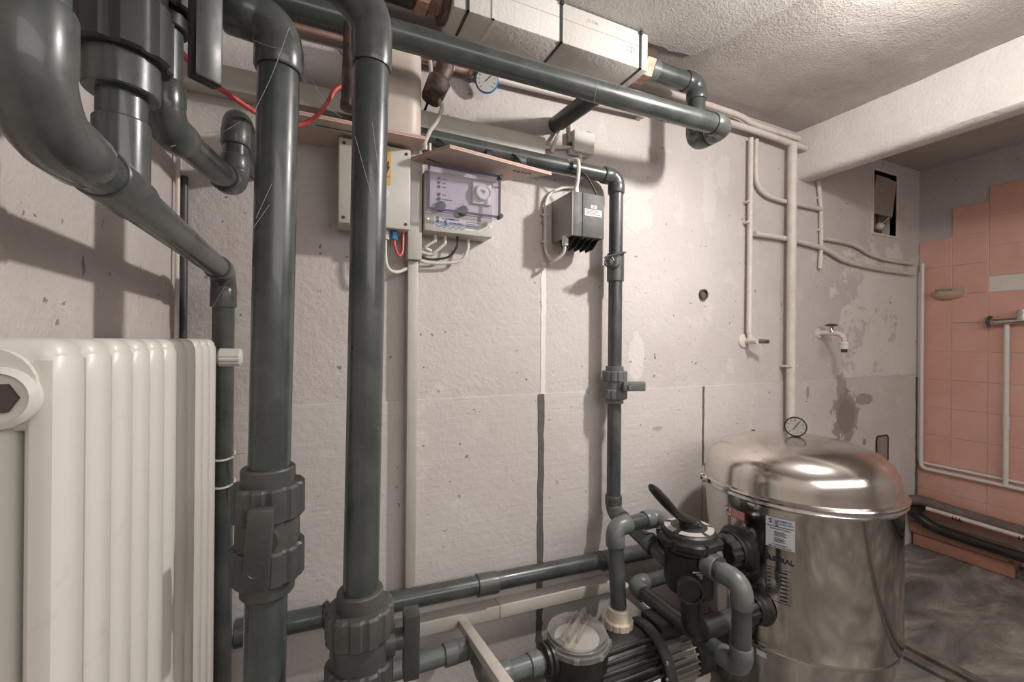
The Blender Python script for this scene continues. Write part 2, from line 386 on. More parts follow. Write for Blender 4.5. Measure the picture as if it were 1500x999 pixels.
# lower plaster panels with dark joints
zs = -.197
edges = [XL, .768, .788, 1.608, 1.615, XR]
for a, b_ in ((0, 1), (2, 3), (4, 5)):
    o = obj('plaster_panel', MB().b2(edges[a], edges[b_], YB-.004, YB, ZF, zs, .001), M_low, wall_back, False)
def ragged(x0, x1, z0, z1, y, n=24, j=.0025):
    a = [(x0+R.uniform(-j, j), y, z0+(z1-z0)*i/n) for i in range(n+1)]; b = [(x1+R.uniform(-j, j), y, z0+(z1-z0)*i/n) for i in range(n+1)]
    return MB().prism(a+b[::-1], (0, .003, 0))
q = W(793, 868, 1.45).z
obj('joint_filler', ragged(.766, .790, q, zs-.002, YB-.0065), M_dark, wall_back, False, 'dark vertical joint')
obj('joint_filler', ragged(.776, .796, zs, W(797, 385, 1.45).z, YB-.002, j=.002), M_lite, wall_back, False, 'pale vertical joint')
obj('joint_filler', ragged(1.606, 1.616, -.62, zs-.002, YB-.0065, j=.0015), M_dark, wall_back, False, 'thin dark joint')
obj('joint_filler', ragged(.765, .790, -1.2, q-.03, YB-.0065, n=16, j=.003), M_dark, wall_back, False, 'dark vertical joint')
cz = W(1339, 480, 1.45)
obj('joint_filler', ragged(XR-.035, XR-.012, -1.1, zs-.005, YB-.0065, j=.005), M_dark, wall_back, False, 'dark joint in the corner')
# access recess
fr = MB(); q = .012
fr.b2(hx0-q, hx1+q, YB-.006, YB+.03, hz1, hz1+q).b2(hx0-q, hx1+q, YB-.006, YB+.03, hz0-q, hz0).b2(hx0-q, hx0, YB-.006, YB+.03, hz0, hz1).b2(hx1, hx1+q, YB-.006, YB+.03, hz0, hz1)
obj('access_frame', fr, M_paint, wall_back, False)
obj('recess_lining', MB().b2(hx0, hx1, YB+.075, YB+.16, hz0, hz1), M_cut, wall_back, False)
t = solo('access_cover', MB().prism([(hx0+.065, YB+.012, hz1-.015), (hx1-.004, YB-.004, hz1-.035), (hx1-.03, YB+.004, hz0+.115), (hx0+.018, YB+.02, hz0+.125)], (0, .008, 0)), M_cut,
     'loose brown cover board leaning inside the open wall recess', 'cover', smooth=False)
t = thing('stop_valve', 'small stop valve on a pipe inside the wall recess under the loose board', 'valve', (3.1, YB+.03, hz0))
obj('valve_pipe', MB().cyl((3.10, YB+.04, hz0+.0), (3.10, YB+.04, hz0+.11), .012), M_iron, t)
obj('valve_body', MB().ball((3.10, YB+.035, hz0+.06), .024, 14), M_trunkl, t)
obj('valve_spindle', MB().cyl((3.10, YB+.035, hz0+.06), (3.115, YB-.004, hz0+.105), .008, .011), M_brass, t)
# small round hole and small framed opening
p = W(1029, 432, YB)
t = thing('wall_sleeve', 'short dark pipe sleeve in a round hole of the pale wall', 'pipe', (p.x, YB, p.z))
obj('sleeve', MB().lathe([(.024, 0), (.024, .012), (.018, .012), (.018, .002)], (p.x, YB, p.z), (0, -1, 0), 24), M_iron, t)
obj('plug', MB().cyl((p.x, YB-.001, p.z), (p.x, YB-.004, p.z), .017), M_dark, t)  # dark disc standing in for the shaded inside of the hole
p = W(1290, 657, YB); fr = MB()
a, bq = .06, .075
fr.sweep(fillet([(p.x-a, YB-.008, p.z-bq), (p.x-a, YB-.008, p.z+bq), (p.x+a, YB-.008, p.z+bq), (p.x+a, YB-.008, p.z-bq)], .02), .0045, 8)
t = thing('wall_box', 'small recessed wall box with a dark wire rim low beside the tank lid', 'box', (p.x, YB, p.z-bq))
obj('rim', fr, M_rub, t); obj('crumbled_filling', MB().b2(p.x-a, p.x+a, YB-.0075, YB-.004, p.z-bq, p.z+bq), M_cut, t)
# right wall tiles
zb = .30; ph = .171; pw = .1555; ncol = 8
tm = None
def tile(y1, z0, h, w_=pw-.003, parent=wall_right, mat=M_tile, x=XR):
    bm = MB().box((x-.003, y1-w_/2, z0+h/2), (.008, w_, h-.003), None, .0012, 1)
    return obj('tile', bm, mat, parent, False)
key = {}
def tile2(y1, z0, h):
    k = round(h, 3)
    if k not in key:
        key[k] = obj('tile', MB().box((0, 0, -H), (.008, pw-.003, h-.003), None, .0012, 1), M_tile, wall_right, False); o = key[k]
    else:
        o = key[k].copy(); col.objects.link(o); o.parent = wall_right
    o.location = (XR-.003+R.uniform(-.0006, .0006), y1-pw/2, z0+h/2+H); return o
for c_ in range(ncol):
    y1 = YB-.004-c_*pw
    for r_ in range(1, 9):                          # rows down from the joint at zb
        z0 = zb-r_*ph
        if z0 < -1.08: continue
        if c_ in (2, 3) and r_ == 0: continue
        tile2(y1, z0, ph)
    if c_ == 0: ups = [(zb, ph), (zb+ph, ph)]
    elif c_ == 1: ups = [(zb, ph), (zb+ph, ph), (zb+2*ph, ph)]
    else: ups = [(zb+.089+k*.168, .168) for k in range(3)]
    for (z0, h) in ups: tile2(y1, z0, h)
obj('grout_bed', MB().b2(XR-.004, XR, YB-.006-pw, YB-.004, -1.07, zb+2*ph).b2(XR-.004, XR, YB-.006-2*pw, YB-.006-pw, -1.07, zb+3*ph).b2(XR-.004, XR, YB-.006-ncol*pw, YB-.006-2*pw, -1.07, zb+.089+.503), M_grout, wall_right, False)
obj('bare_plaster_strip', MB().b2(XR-.0052, XR, YB-.006-5*pw, YB-.006-2*pw, zb+.002, zb+.087), plaster('bare_strip', (.72, .69, .65), (.66, .6, .53), [], speck=(.45, .25, .08)), wall_right, False)
# brick ledge at the foot of the right wall
for k_, (ya, yb, za, zb_) in enumerate([(1.44, 1.02, -1.155, -1.09), (1.43, 1.0, -1.233, -1.16)]):
    pts = []
    o = obj('brick', MB().box((XR-.05, (ya+yb)/2, (za+zb_)/2), (.11-.02*k_, ya-yb, zb_-za), None, .006), M_brick, wall_right, True)
q = MB().box((XR-.03, .1, -1.13), (.06, 1.7, .06), None, .004)
obj('ledge', q, M_cut, wall_right)
struct('baseboard_right', MB().b2(XR-.075, XR-.002, YF, 1.0, ZF, ZF+.05, .004), M_dark)
# floor sill below the beam
struct('trim_2', MB().b2(2.12, 2.165, YF, YB-.005, ZF, ZF+.016, .003).b2(2.19, 2.235, YF, YB-.005, ZF, ZF+.02, .003).b2(2.165, 2.19, YF, YB-.005, ZF, ZF+.004), mk('worn_sill', (.08, .07, .06), .5, dirt=(.2, .18, .15), ds=12, da=.8, bump=.6))

# ------------------------------------------------------------------ bulb that lights the room (just above the frame)
t = thing('ceiling_lamp', 'bare bulb in a white holder hanging under the ceiling near the beam', 'lamp', (LX, LY, 1.0))
obj('holder', MB().lathe([(.02, 1.025), (.024, 1.03), (.028, 1.06), (.045, 1.065), (.045, 1.085)], (LX, LY, 0), Z_, 24), M_boxw, t)
mb_ = bpy.data.materials.new('bulb_glow'); mb_.use_nodes = True; bb = mb_.node_tree.nodes['Principled BSDF']; bb.inputs['Emission Color'].default_value = (1, .95, .9, 1); bb.inputs['Emission Strength'].default_value = 6
obj('bulb', MB().ball((LX, LY, 1.008), .024, 16), mb_, t)

# ------------------------------------------------------------------ pipe builders
def unit(a, b): return (V(b)-V(a)).normalized()
def run(name, label, pts, r, cat='pipe', mat=None, fit=None, corners=None, bend=None, couplings=(), group=None, sock=.03, rb=1.2, base=None):
    mat = mat or M_pvc; fit = fit or M_fit; pts = [V(p) for p in pts]
    t = thing(name, label, cat, base or min(pts, key=lambda p: p.z), group); bend = bend or r*1.6
    cs = corners if corners is not None else list(range(1, len(pts)-1))
    obj('tube', MB().sweep(fillet(pts, bend), r, 32), mat, t)
    for i in cs:
        a = unit(pts[i], pts[i-1]); b = unit(pts[i], pts[i+1]); L_ = bend+sock
        path = fillet([pts[i]+a*L_, pts[i], pts[i]+b*L_], bend, 12); R_ = r*rb
        path = [path[0], path[0].lerp(path[1], .1)]+path[1:-1]+[path[-1].lerp(path[-2], .1), path[-1]]
        rr = [R_*.94, R_]+[R_]+[R_*.93]*(len(path)-6)+[R_]+[R_, R_*.94]
        rr = rr[:len(path)]
        mid = len(path); rr = []
        for k in range(mid):
            rr.append(R_*.95 if k in (0, mid-1) else (R_ if k in (1, 2, mid-2, mid-3) else R_*.965))
        obj('elbow', MB().sweep(path, rr, 32), fit, t)
    for (p, q, R_) in couplings:
        p, q = V(p), V(q); d = unit(p, q)
        obj('coupling', MB().sweep([p, p+d*.002, q-d*.002, q], [R_*.95, R_, R_, R_*.95], 32), fit, t)
    return t
def valve(name, label, c, ax, r, R_, h, hdir, hbar, hl, hw=.026, mats=(M_valve, M_hand), group=None, hoff=None, ht=.022, collar=.022, lobes=12, hz=0.0, badge=True):
    """union ball valve: c centre, ax axis (up), r pipe radius, R_ nut radius, h overall nut-to-nut height, hdir stem direction, hbar handle direction"""
    c, ax, hdir, hbar = V(c), V(ax).normalized(), V(hdir).normalized(), V(hbar).normalized(); t = thing(name, label, 'valve', c-ax*(h/2+collar), group)
    nh = h*.36
    obj('valve_body', MB().lathe([(R_*.8, -h/2+nh*.5), (R_*.86, -h*.15), (R_*.86, h*.15), (R_*.8, h/2-nh*.5)], c, ax, 40).cyl(c, c+hdir*(R_*1.04), R_*.5, R_*.42), mats[0], t)
    for s_ in (-1, 1):
        obj('union_nut', MB().nut(c+ax*(h/2-nh if s_ > 0 else -h/2), ax, R_, nh, lobes), mats[0], t)
        e = c+ax*s_*h/2
        obj('end_collar', MB().lathe([(r*1.28, -.004), (r*1.28, collar*.9), (r*1.22, collar)], e, ax*s_, 36), mats[0], t)
    ho = hoff or R_*1.18
    hs = hbar*hz
    hb = obj('handle', MB().bar(c+hdir*ho-hbar*hl*.5+hs, c+hdir*ho+hbar*hl*.5+hs, hw, ht, .004, up=hdir), mats[1], t)
    if badge: sub('handle_badge', MB().lathe([(hw*.40, ht*.5-.001), (hw*.40, ht*.5+.0012), (hw*.33, ht*.5+.0014), (hw*.31, ht*.5+.0002)], c+hdir*ho+hs-hbar*hl*.22, hdir, 28), mats[1], hb)
    sub('stem', MB().cyl(c+hdir*R_*.9, c+hdir*ho, R_*.3, n=20), mats[0], hb)
    return t, hb

CAMD = lambda p: (-V((p.x, p.y, 0))).normalized()
# ---- pipe 1: big left vertical
Y1 = .91
a = W(408, 120, Y1); bq = W(388, 970, Y1); sl = (bq-a)/(bq.z-a.z)
def p1(z): return a+sl*(z-a.z)
top = p1(.575)
c1 = p1(-.345)
run('waste_pipe', 'left one of the two thick grey front pipes, bending left at the top', [p1(-H+.001), top, V((XL+.001, Y1, .60))], .035, bend=.055, sock=.03, rb=1.17)
valve('ball_valve', 'large ball valve with flat handle towards the viewer on the left thick grey pipe', p1(-.347), (0, 0, 1), .035, .061, .172, (-.08, -1, 0), (0.06, 0, 1), .135, .038, hoff=.083, collar=.028)
# ---- pipe 2: big vertical beside it
Y2 = .90
a2 = W(543, 150, Y2); b2_ = W(529, 850, Y2); s2 = (b2_-a2)/(b2_.z-a2.z)
def p2(z): return a2+s2*(z-a2.z)
run('waste_pipe', 'thick grey pipe, right one of the two in front, with wide bend at the top', [p2(-H+.001), p2(.685), V((XL+.001, Y2, .70))], .0335, bend=.115, sock=.035, rb=1.15)
cv = p2(-.60)
t, hb = valve('ball_valve', 'large ball valve with handle on its right side, low on the thick pipe', cv, (0, 0, 1), .034, .064, .165, (1, -.12, 0), (0, 0, 1), .13, .040, hoff=.098, collar=.03, hz=-.012, ht=.032, badge=False)
# ---- pipe A: horizontal along left wall, down to floor at its far end
XA = -.208; zA = .175
pa0 = V((XA, .47, 1.05)); 
r_ = .0245
run('drain_pipe', 'grey pipe dropping at far left and running along the left wall above the radiator', [V((XA, .475, ZC-.002)), V((XA, .475, zA)), V((XA-.004, 1.33, zA-.005)), V((XA-.004, 1.33, -H+.001))], r_, bend=.055, rb=1.2, sock=.035,
    couplings=[((XA, .60, zA), (XA, .70, zA-.001), .0275), ((XA-.004, 1.33, .135), (XA-.004, 1.33, .10), .029)])
# ---- pipe B: tee riser with big union
yb = .66; XB = XA
t = run('riser_pipe', 'short grey riser with a large ribbed union standing on the pipe along the left wall', [V((XB, yb, zA-.005)), V((XB, yb, ZC-.002))], .024, corners=[], couplings=[((XB, yb, zA-.005), (XB, yb, .255), .027), ((XB, yb, .285), (XB, yb, .33), .036)])
obj('union_nut', MB().nut((XB, yb, .325), Z_, .048, .07, 8, .10), M_blk, t)
obj('nut_flange', MB().lathe([(.036, .39), (.042, .395), (.042, .43), (.036, .44)], (XB, yb, 0), Z_, 36), M_blk, t)
# ---- pipe C with its ball valve
pC = [V((-.205, .80, ZC-.002)), V((-.205, .80, .315)), W(343, 272, 1.10), ]
pC.append(V((pC[2].x+.003, 1.105, .475))); pC.append(V((pC[2].x+.004, YB-.002, .478)))
run('return_pipe', 'thinner grey pipe bending below a black valve and turning up at the wall duct', pC, .0235, bend=.036, sock=.026, rb=1.2, fit=M_fit)
t, hb = valve('ball_valve', 'black ball valve with long hanging handle at the top left behind the thick pipes', (-.205, .80, .535), Z_, .024, .045, .12, (.64, -.77, 0), (0, 0, 1), .29, .036, (M_blk, M_blk), hoff=.104, hz=-.04, badge=False)
# ---- pipe E: ceiling pipe, U-bend, pipe F
YE = 1.14
e0 = V((XL+.001, YE, .775)); e1 = W(1061, 187, YE); e2 = e1+V((0, .13, .0)); yf = e2.y
f1 = W(1021, 122, yf); f1.x = e2.x
zf = W(985, 113, yf).z; f1 = V((e2.x, yf, zf)); 
f2 = W(952, 108, yf); f2.z = zf
run('overhead_pipe', 'long grey pipe crossing overhead from behind the thick pipes to a double elbow at right', [e0, e1, e2, f1, V((f2.x-.02, yf, zf))], .033, bend=.042, sock=.022, rb=1.16)
# brass unions, insulated box, left pipe
bl = W(655, 20, yf).x; br = W(949, 100, yf-.068).x
zc = zf
t = thing('foam_duct', 'long white foam insulation box with dark straps under the ceiling', 'insulation', (bl, yf, zc-.066))
hy, hz = .068, .064
obj('foam_block', MB().b2(bl, (bl+br)/2, yf-hy, yf+hy, zc-hz, zc+hz, .004), M_styro, t)
obj('foam_block', MB().b2((bl+br)/2+.001, br, yf-hy, yf+hy, zc-hz, zc+hz, .004), M_styro, t)
for px_, dk in ((685, 1), (722, 0), (822, 1), (938, 1)):
    x = W(px_, 60, yf-hy).x; e_ = .003
    obj('strap', MB().b2(x-.004, x+.004, yf-hy-e_, yf-hy, zc-hz-e_, zc+hz, .0).b2(x-.004, x+.004, yf-hy-e_, yf+hy, zc-hz-e_, zc-hz, .0).b2(x-.006, x+.006, yf-hy-.009, yf-hy, zc+hz-.012, zc+hz, .002), M_strap if dk else M_styro, t)
obj('pencil_line', MB().b2(bl+.01, br-.01, yf-hy-.0006, yf-hy, zc+.012, zc+.0135), M_pen, t)
for px_ in (700, 925):
    x = W(px_, 60, yf-hy).x; y = yf-hy-.0008; z = zc-.01
    A = MB()
    for (p, q) in (((-.02, .006), (0, .006)), ((-.02, -.006), (0, -.006)), ((0, .012), (.018, 0)), ((0, -.012), (.018, 0)), ((0, .012), (0, -.012))):
        A.bar((x+p[0], y, z+p[1]), (x+q[0], y, z+q[1]), .0012, .0006, up=(0, 1, 0))
    obj('pencil_arrow', A, M_pen, t, False)
obj('print', text_mb('22-3-00', .014, (W(868, 50, yf-hy).x, yf-hy, zc+.035), X_, Z_, -Y_), M_pen, t, False)
t = thing('brass_union', 'brass hexagonal union at the right end of the foam box', 'fitting', (br, yf, zc-.04))
obj('hex_nut', MB().hexn((br+.008, yf, zc), X_, .056, .05), M_brass, t); obj('threaded_ring', MB().cyl((br, yf, zc), (br+.05, yf, zc), .037, n=32), M_iron, t)
obj('adapter', MB().cyl((br+.055, yf, zc), (br+.095, yf, zc), .038, n=32), M_fitl, t)
t = thing('brass_union', 'brass hexagonal union with rusty flange at the left end of the foam box', 'fitting', (bl, yf, zc-.05))
obj('hex_nut', MB().hexn((bl-.10, yf, zc), X_, .058, .045), M_brass, t); obj('threaded_ring', MB().cyl((bl-.058, yf, zc), (bl-.02, yf, zc), .045, n=32).lathe([(.045, -.055), (.05, -.05), (.045, -.045), (.05, -.04), (.045, -.035)], (bl, yf, zc), X_, 32), M_copper, t)
obj('flange', MB().lathe([(.06, 0), (.068, .004), (.068, .016), (.06, .02)], (bl-.022, yf, zc), X_, 32), M_iron, t)
run('supply_pipe', 'dark pipe with wide collar entering the left brass union', [V((XL+.001, yf, zc)), V((bl-.10, yf, zc))], .043, corners=[], couplings=[((bl-.21, yf, zc), (bl-.1, yf, zc), .051), ((bl-.32, yf, zc), (bl-.24, yf, zc), .052)], mat=M_blk, fit=M_blk)
# ---- G: stub from wall to overhead pipe
g0 = W(822, 170, 1.40); g0 = V((.83, YB-.002, .822))
solo('stub_pipe', MB().sweep([g0, V((.83, 1.44, .822)), V((.83, YE+.02, .80))], .030, 28), M_hand, 'short grey stub pipe from the wall up to the long overhead pipe', 'pipe')
# ---- copper line with gauge along wall top
zq = .925
t = thing('copper_line', 'old copper pipe along the top of the back wall with brass fittings', 'pipe', (XL, 1.415, zq))
obj('tube', MB().sweep(curve([(XL+.001, 1.415, .905), (0, 1.415, .905), (.55, 1.415, .914)], 6), .011, 14), M_copper, t)
obj('painted_tube', MB().sweep(curve([(.55, 1.415, .914), (.8, 1.415, .92), (1.2, 1.415, .935), (1.22, YB-.001, .935)], 6), .010, 14), M_paint, t, label='painted end of the pipe')
for x in (.36, .40, .47, .50): obj('fitting', MB().hexn((x, 1.415, .912), X_, .017, .02), M_brass, t)
tpp = [(.9, 1.41, 1.0), (1.5, 1.405, 1.0), (1.9, 1.405, 1.0), (2.255, 1.40, .985)]
solo('ceiling_conduit', MB().sweep(curve(tpp, 6), .014, 14), M_paint, 'lower painted pipe along the wall top ending at the beam', 'pipe')
tpp = [(.9, 1.41, 1.045), (1.35, 1.405, 1.05), (1.75, 1.40, 1.045), (1.88, 1.405, 1.03), (2.2, 1.40, 1.022)]
solo('ceiling_conduit', MB().sweep(curve(tpp, 6), .013, 14), M_paint, 'upper wavy painted pipe in the corner of wall and ceiling', 'pipe')
p = W(713, 118, 1.38)
t = thing('pressure_gauge', 'round gauge with blue rim under the long overhead pipe', 'gauge', p)
fd = (CAMD(p)+V((0, 0, -.45))).normalized()
obj('case', MB().lathe([(.034, 0), (.04, .006), (.04, .022), (.036, .024)], p-fd*.02, fd, 32), M_blue, t)
dl = obj('dial', MB().cyl(p+fd*.003, p+fd*.006, .035, n=32), M_dial, t)
xd = fd.cross(Z_).normalized()*-1; yd = fd.cross(xd)*-1
if yd.z < 0: yd = -yd
tk = MB()
for k in range(11):
    an = math.radians(-135+27*k+90); d = xd*math.cos(an)+yd*math.sin(an); tk.bar(p+fd*.0066+d*.024, p+fd*.0066+d*.03, .0014, .0006, up=fd)
tk.bar(p+fd*.007-xd*.004-yd*.004, p+fd*.007+xd*.018+yd*.016, .002, .0008, up=fd)
sub('scale_marks', tk, M_ink, dl, smooth=False)
obj('stem', MB().cyl(p-fd*.015, V((p.x-.04, 1.415, .912)), .008), M_brass, t)
# brown trap under it
a = W(652, 100, 1.34); b_ = W(632, 145, 1.36)
t = thing('drain_trap', 'rusty brown pipe fitting hanging beside the beige canister', 'fitting', b_)
obj('tube', MB().sweep(curve([V((a.x+.02, 1.37, .99)), V((a.x+.01, 1.35, .92)), a, b_]), .026, 24), M_iron, t)
obj('socket', MB().sweep([a.lerp(b_, .35), a.lerp(b_, .4), b_, b_+unit(a, b_)*.01], [.032, .036, .033, .028], 24), M_iron, t)
# ---- H + K pipe on wall
XK = 1.061; YK = 1.375; zH = .632
k0 = V((XK, YK, zH)); zt = -.655
tK = run('circulation_pipe', 'grey pipe running under the wall duct then straight down the middle of the wall', [V((0.12, YB-.001, .645)), V((0.12, YK, .645)), k0+V((0, 0, .004)), V((XK, YK, zt)), V((1.03, 1.06, -.69))], .0265, bend=.04, sock=.024, rb=1.2,
    couplings=[((.62, YK, .622), (.66, YK, .622), .029) , ((XK, YK, W(901, 372, YK).z), (XK, YK, W(901, 413, YK).z), .0325), ((XK, YK, -.60), (XK, YK, -.625), .032), ((1.045, 1.16, -.678), (1.038, 1.12, -.683), .033)])
zs_ = W(901, 388, YK).z; d = V((-.80, -.60, 0)).normalized(); c = V((XK, YK, zs_))
t = thing('flow_sensor', 'chrome tipped sensor in the side branch of the wall pipe', 'sensor', c+d*.03)
obj('branch', MB().sweep([c+d*.01, c+d*.070, c+d*.071], [.024, .024, .021], 28), M_fit, t)
obj('sensor_nut', MB().hexn(c+d*.070, d, .019, .012), M_chr, t); obj('sensor_tip', MB().cyl(c+d*.08, c+d*.10, .011, .009), M_chr, t)
obj('sensor_cable', MB().sweep(curve([c+d*.10, c+d*.104+V((-.012, 0, .01)), c+V((-.03, -.045, .03)), c+V((.02, -.035, .042)), c+V((.034, .02, .055))], 6), .0028, 8), M_valve, t)
zv = W(901, 564, YK).z
t, hb = valve('ball_valve', 'small grey ball valve with sideways handle in the middle wall pipe', (XK, YK, zv), Z_, .0268, .048, .108, (.1, -1, 0), (1, -.35, .0), .085, .036, (M_fitl, M_fitl), hoff=.052, ht=.024, collar=.018)
hb.location = hb.location+V((.028, -.02, 0))
cl = MB()
p = V((XK, YK+.03, W(901, 200, 1.4).z))
# pipe clamps on the wall pipe
def clamp(x, y, z, r, ax, label, mat=M_rub):
    t = thing('pipe_clamp', label, 'clamp', (x, y, z))
    obj('band', MB().lathe([(r, -.009), (r+.004, -.009), (r+.004, .009), (r, .009)], (x, y, z), ax, 28), mat, t)
    obj('wall_bolt', MB().cyl((x, y+r, z), (x, YB-.001, z), .004, n=8), M_chr, t)
    obj('clamp_screw', MB().cyl((x, y-r*.3, z+r+.001), (x, y-r*.3, z+r+.02), .005, n=10), M_chr, t)
pz = W(712, 222, YK)
clamp(pz.x, YK, .616, .0265, X_, 'dark pipe clamp with a bright screw above the smaller board')
# ---- J: low wall pipe
xj0 = W(350, 905, 1.385).x; xj1 = W(975, 800, 1.385).x
ct = W(713, 858, 1.385).x
run('return_line', 'grey pipe rising slightly along the foot of the back wall with one coupling', [V((xj0, 1.385, -.80)), V((xj1, 1.385, -.85))], .030, corners=[], mat=M_pvc,
    couplings=[((ct-.037, 1.385, -.824), (ct+.037, 1.385, -.8275), .0355), ((xj0-.01, 1.385, -.80), (xj0+.03, 1.385, -.80), .036), ((W(890, 810, 1.385).x-.03, 1.385, -.843), (W(890, 810, 1.385).x+.02, 1.385, -.845), .036)])
xc = W(478, 895, 1.385).x
clamp(xc, 1.385, -.807, .030, X_, 'black pipe clamp on the low wall pipe left of the right thick pipe')
# ---- P: lowest pipe to pump inlet
YP = 1.10; zi = -.915
pi = [W(400, 1040, 1.25), W(690, 946, 1.25), W(722, 962, YP), V((W(800, 970, YP).x, YP, zi))]
pi[0] = V((pi[0].x, 1.25, -.93)); pi[1] = V((W(697, 946, 1.25).x, 1.25, -.925)); pi[2] = V((W(722, 962, YP).x-.01, YP, zi))
run('suction_pipe', 'lowest grey pipe along the floor edge, stepping forward into the pump inlet', pi, .026, bend=.036, sock=.026, rb=1.2, mat=M_pvcl, fit=M_fitl, base=pi[0],
    couplings=[((pi[1].x-.10, 1.25, -.926), (pi[1].x-.06, 1.25, -.926), .032), ((pi[3].x-.055, YP, zi), (pi[3].x-.02, YP, zi), .031)])
# ---- pump
px0 = W(845, 925, YP); XP = px0.x
t = thing('pool_pump', 'black circulation pump with clear strainer lid beneath the middle wall pipe', 'pump', (.9, YP, -H))
zl = -.872
obj('strainer_pot', MB().lathe([(.07, -H+.02), (.085, -1.15), (.092, -.95), (.094, zl-.02), (.088, zl-.018)], (XP, YP, 0), Z_, 40), M_blk, t)
lid = obj('strainer_lid', MB().lathe([(.088, zl-.022), (.096, zl-.02), (.096, zl-.006), (.090, zl-.004), (.090, zl+.004), (.0865, zl+.006), (.0865, zl+.016), (.07, zl+.0215), (.04, zl+.023), (.002, zl+.023)], (XP, YP, 0), Z_, 48), M_clear, t, label='clear plastic screw lid')
rg = MB(); q = M4.Rotation(math.radians(38), 3, 'Z')
rg.box((XP, YP, zl+.032), (.15, .012, .024), q, .003)
for s_ in (-1, 1): rg.box(V((XP, YP, zl+.027))+q @ V((0, s_*.022, 0)), (.13, .005, .014), q, .001)
for k in range(8):
    an = k*PI/4+.2; rg.box((XP+.096*math.cos(an), YP+.096*math.sin(an), zl-.012), (.010, .016, .014), M4.Rotation(an, 3, 'Z'), .002)
sub('grip_bar', rg, M_clear, lid)
obj('strainer_basket', MB().lathe([(.05, -.96), (.062, zl-.012), (.066, zl-.006), (.056, zl-.006)], (XP, YP, 0), Z_, 32), M_boxw, t)
obj('inlet_collar', MB().lathe([(.034, 0), (.045, .004), (.045, .012), (.040, .015), (.046, .019), (.046, .03)], (pi[3].x-.012, YP, zi), X_, 36).cyl((pi[3].x+.015, YP, zi), (XP-.05, YP, zi), .042, n=28), M_blk, t)
xm = W(900, 900, 1.16).x
obj('volute', MB().lathe([(.07, 0), (.098, .01), (.104, .05), (.104, .19), (.098, .215)], (XP+.02, YP, -1.012), X_, 48), M_blk, t)
for k in range(8):
    th = math.radians(28+12.5*k); q = lambda x, rr: (XP+x, YP-rr*math.sin(th), -1.012+rr*math.cos(th))
    obj('cooling_rib', MB().sweep(curve([q(.02, .096), q(.07, .108), q(.15, .111), q(.235, .108)], 5), .0062, 8), M_blk, t)
obj('motor_bracket', MB().lathe([(.118, 0), (.125, .005), (.125, .032), (.118, .037)], (XP+.245, YP, -1.03), X_, 48), M_hand, t)
obj('terminal_box', MB().box((XP+.34, YP+.01, -.93), (.10, .10, .05), M4.Rotation(.05, 3, 'Y'), .008), M_blk, t)
ms = XP+.29
fins = MB()
mot = obj('motor', MB().lathe([(.065, 0), (.066, .13), (.06, .14)], (ms, YP, -1.04), X_, 40), M_motor, t)
for k in range(26):
    an = 2*PI*k/26; fins.box((ms+.065, YP+.072*math.cos(an), -1.04+.072*math.sin(an)), (.125, .020, .0045), M4.Rotation(an, 3, 'X'))
o = sub('motor_fin', fins, M_motor, mot, smooth=False)
obj('motor_mount', MB().box((ms+.04, YP-.03, -.965), (.06, .05, .02), None, .003), M_motor, t)
obj('fan_cover', MB().lathe([(.075, 0), (.085, .01), (.085, .05), (.07, .065), (.03, .068)], (ms+.135, YP, -1.03), X_, 40), M_blk, t)
obj('base_foot', MB().box((XP+.2, YP, -H+.03), (.34, .16, .06), None, .006), M_blk, t)
npc = V((XP+.155, YP-.1115, -1.005))
pl_ = obj('name_plate', MB().box(npc, (.13, .004, .03), None, .001), M_white, t)
for (dx, dz) in ((.235, -.99), (.05, -.955), (.235, -.945)): obj('bolt', MB().hexn((XP+dx, YP-.118, dz), -Y_, .006, .006), M_chr, t)
# riser M from pump to multiport valve
YM = 1.16; xM = W(900, 775, YM).x; zM = W(903, 772, YM).z
vc = V((1.09, 1.03, 0))
mt_ = V((xM, YM, zM))
run('pump_riser', 'grey pipe rising from the pump and elbowing right into the black valve', [V((xM, YM-.03, -.93)), V((xM, YM-.02, -.80)), V((xM, YM, zM)), V((1.085, YM+.005, zM)), V((1.09, 1.07, zM-.01))], .0255, corners=[2, 3], bend=.036, sock=.024, rb=1.2, fit=M_fitl, mat=M_pvc)
t = thing('pump_union', 'cream coloured plastic union between pump and riser pipe', 'fitting', (xM, YM-.03, -.95))
cu = V((xM, YM-.025, -.915))
obj('neck', MB().lathe([(.036, -.045), (.036, -.01)], cu, Z_, 32), M_blk, t)
obj('union_nut', MB().nut(cu+V((0, 0, -.012)), Z_, .046, .040, 14, .04), M_cream, t)
obj('collar', MB().lathe([(.038, .025), (.035, .04), (.035, .062), (.032, .064)], cu, Z_, 32), M_cream, t)

# ---- multiport valve
t = thing('multiport_valve', 'black six way valve with long lever beside the steel tank', 'valve', (vc.x, vc.y, -.90))
zt_ = -.597
obj('valve_body', MB().lathe([(.045, -.79), (.066, -.775), (.074, -.75), (.074, -.655), (.082, -.645), (.082, zt_-.018)], vc, Z_, 48), M_blk, t)
lobes = MB().lathe([(.09, zt_-.034), (.094, zt_-.030), (.094, zt_-.014), (.088, zt_-.008)], vc, Z_, 48, lambda i, j: 1.0+.07*(math.cos(j*2*PI/8) > .5))
obj('clamp_flange', lobes, M_blk, t)
for k in range(6):
    an = k*PI/3+.3; obj('flange_bolt', MB().cyl(vc+V((.09*math.cos(an), .09*math.sin(an), zt_-.04)), vc+V((.09*math.cos(an), .09*math.sin(an), zt_-.006)), .007, n=10), M_blk, t)
cover = obj('cover', MB().lathe([(.084, zt_-.012), (.080, zt_+.004), (.07, zt_+.012), (.035, zt_+.016)], vc, Z_, 48), M_blk, t)
ring = MB()
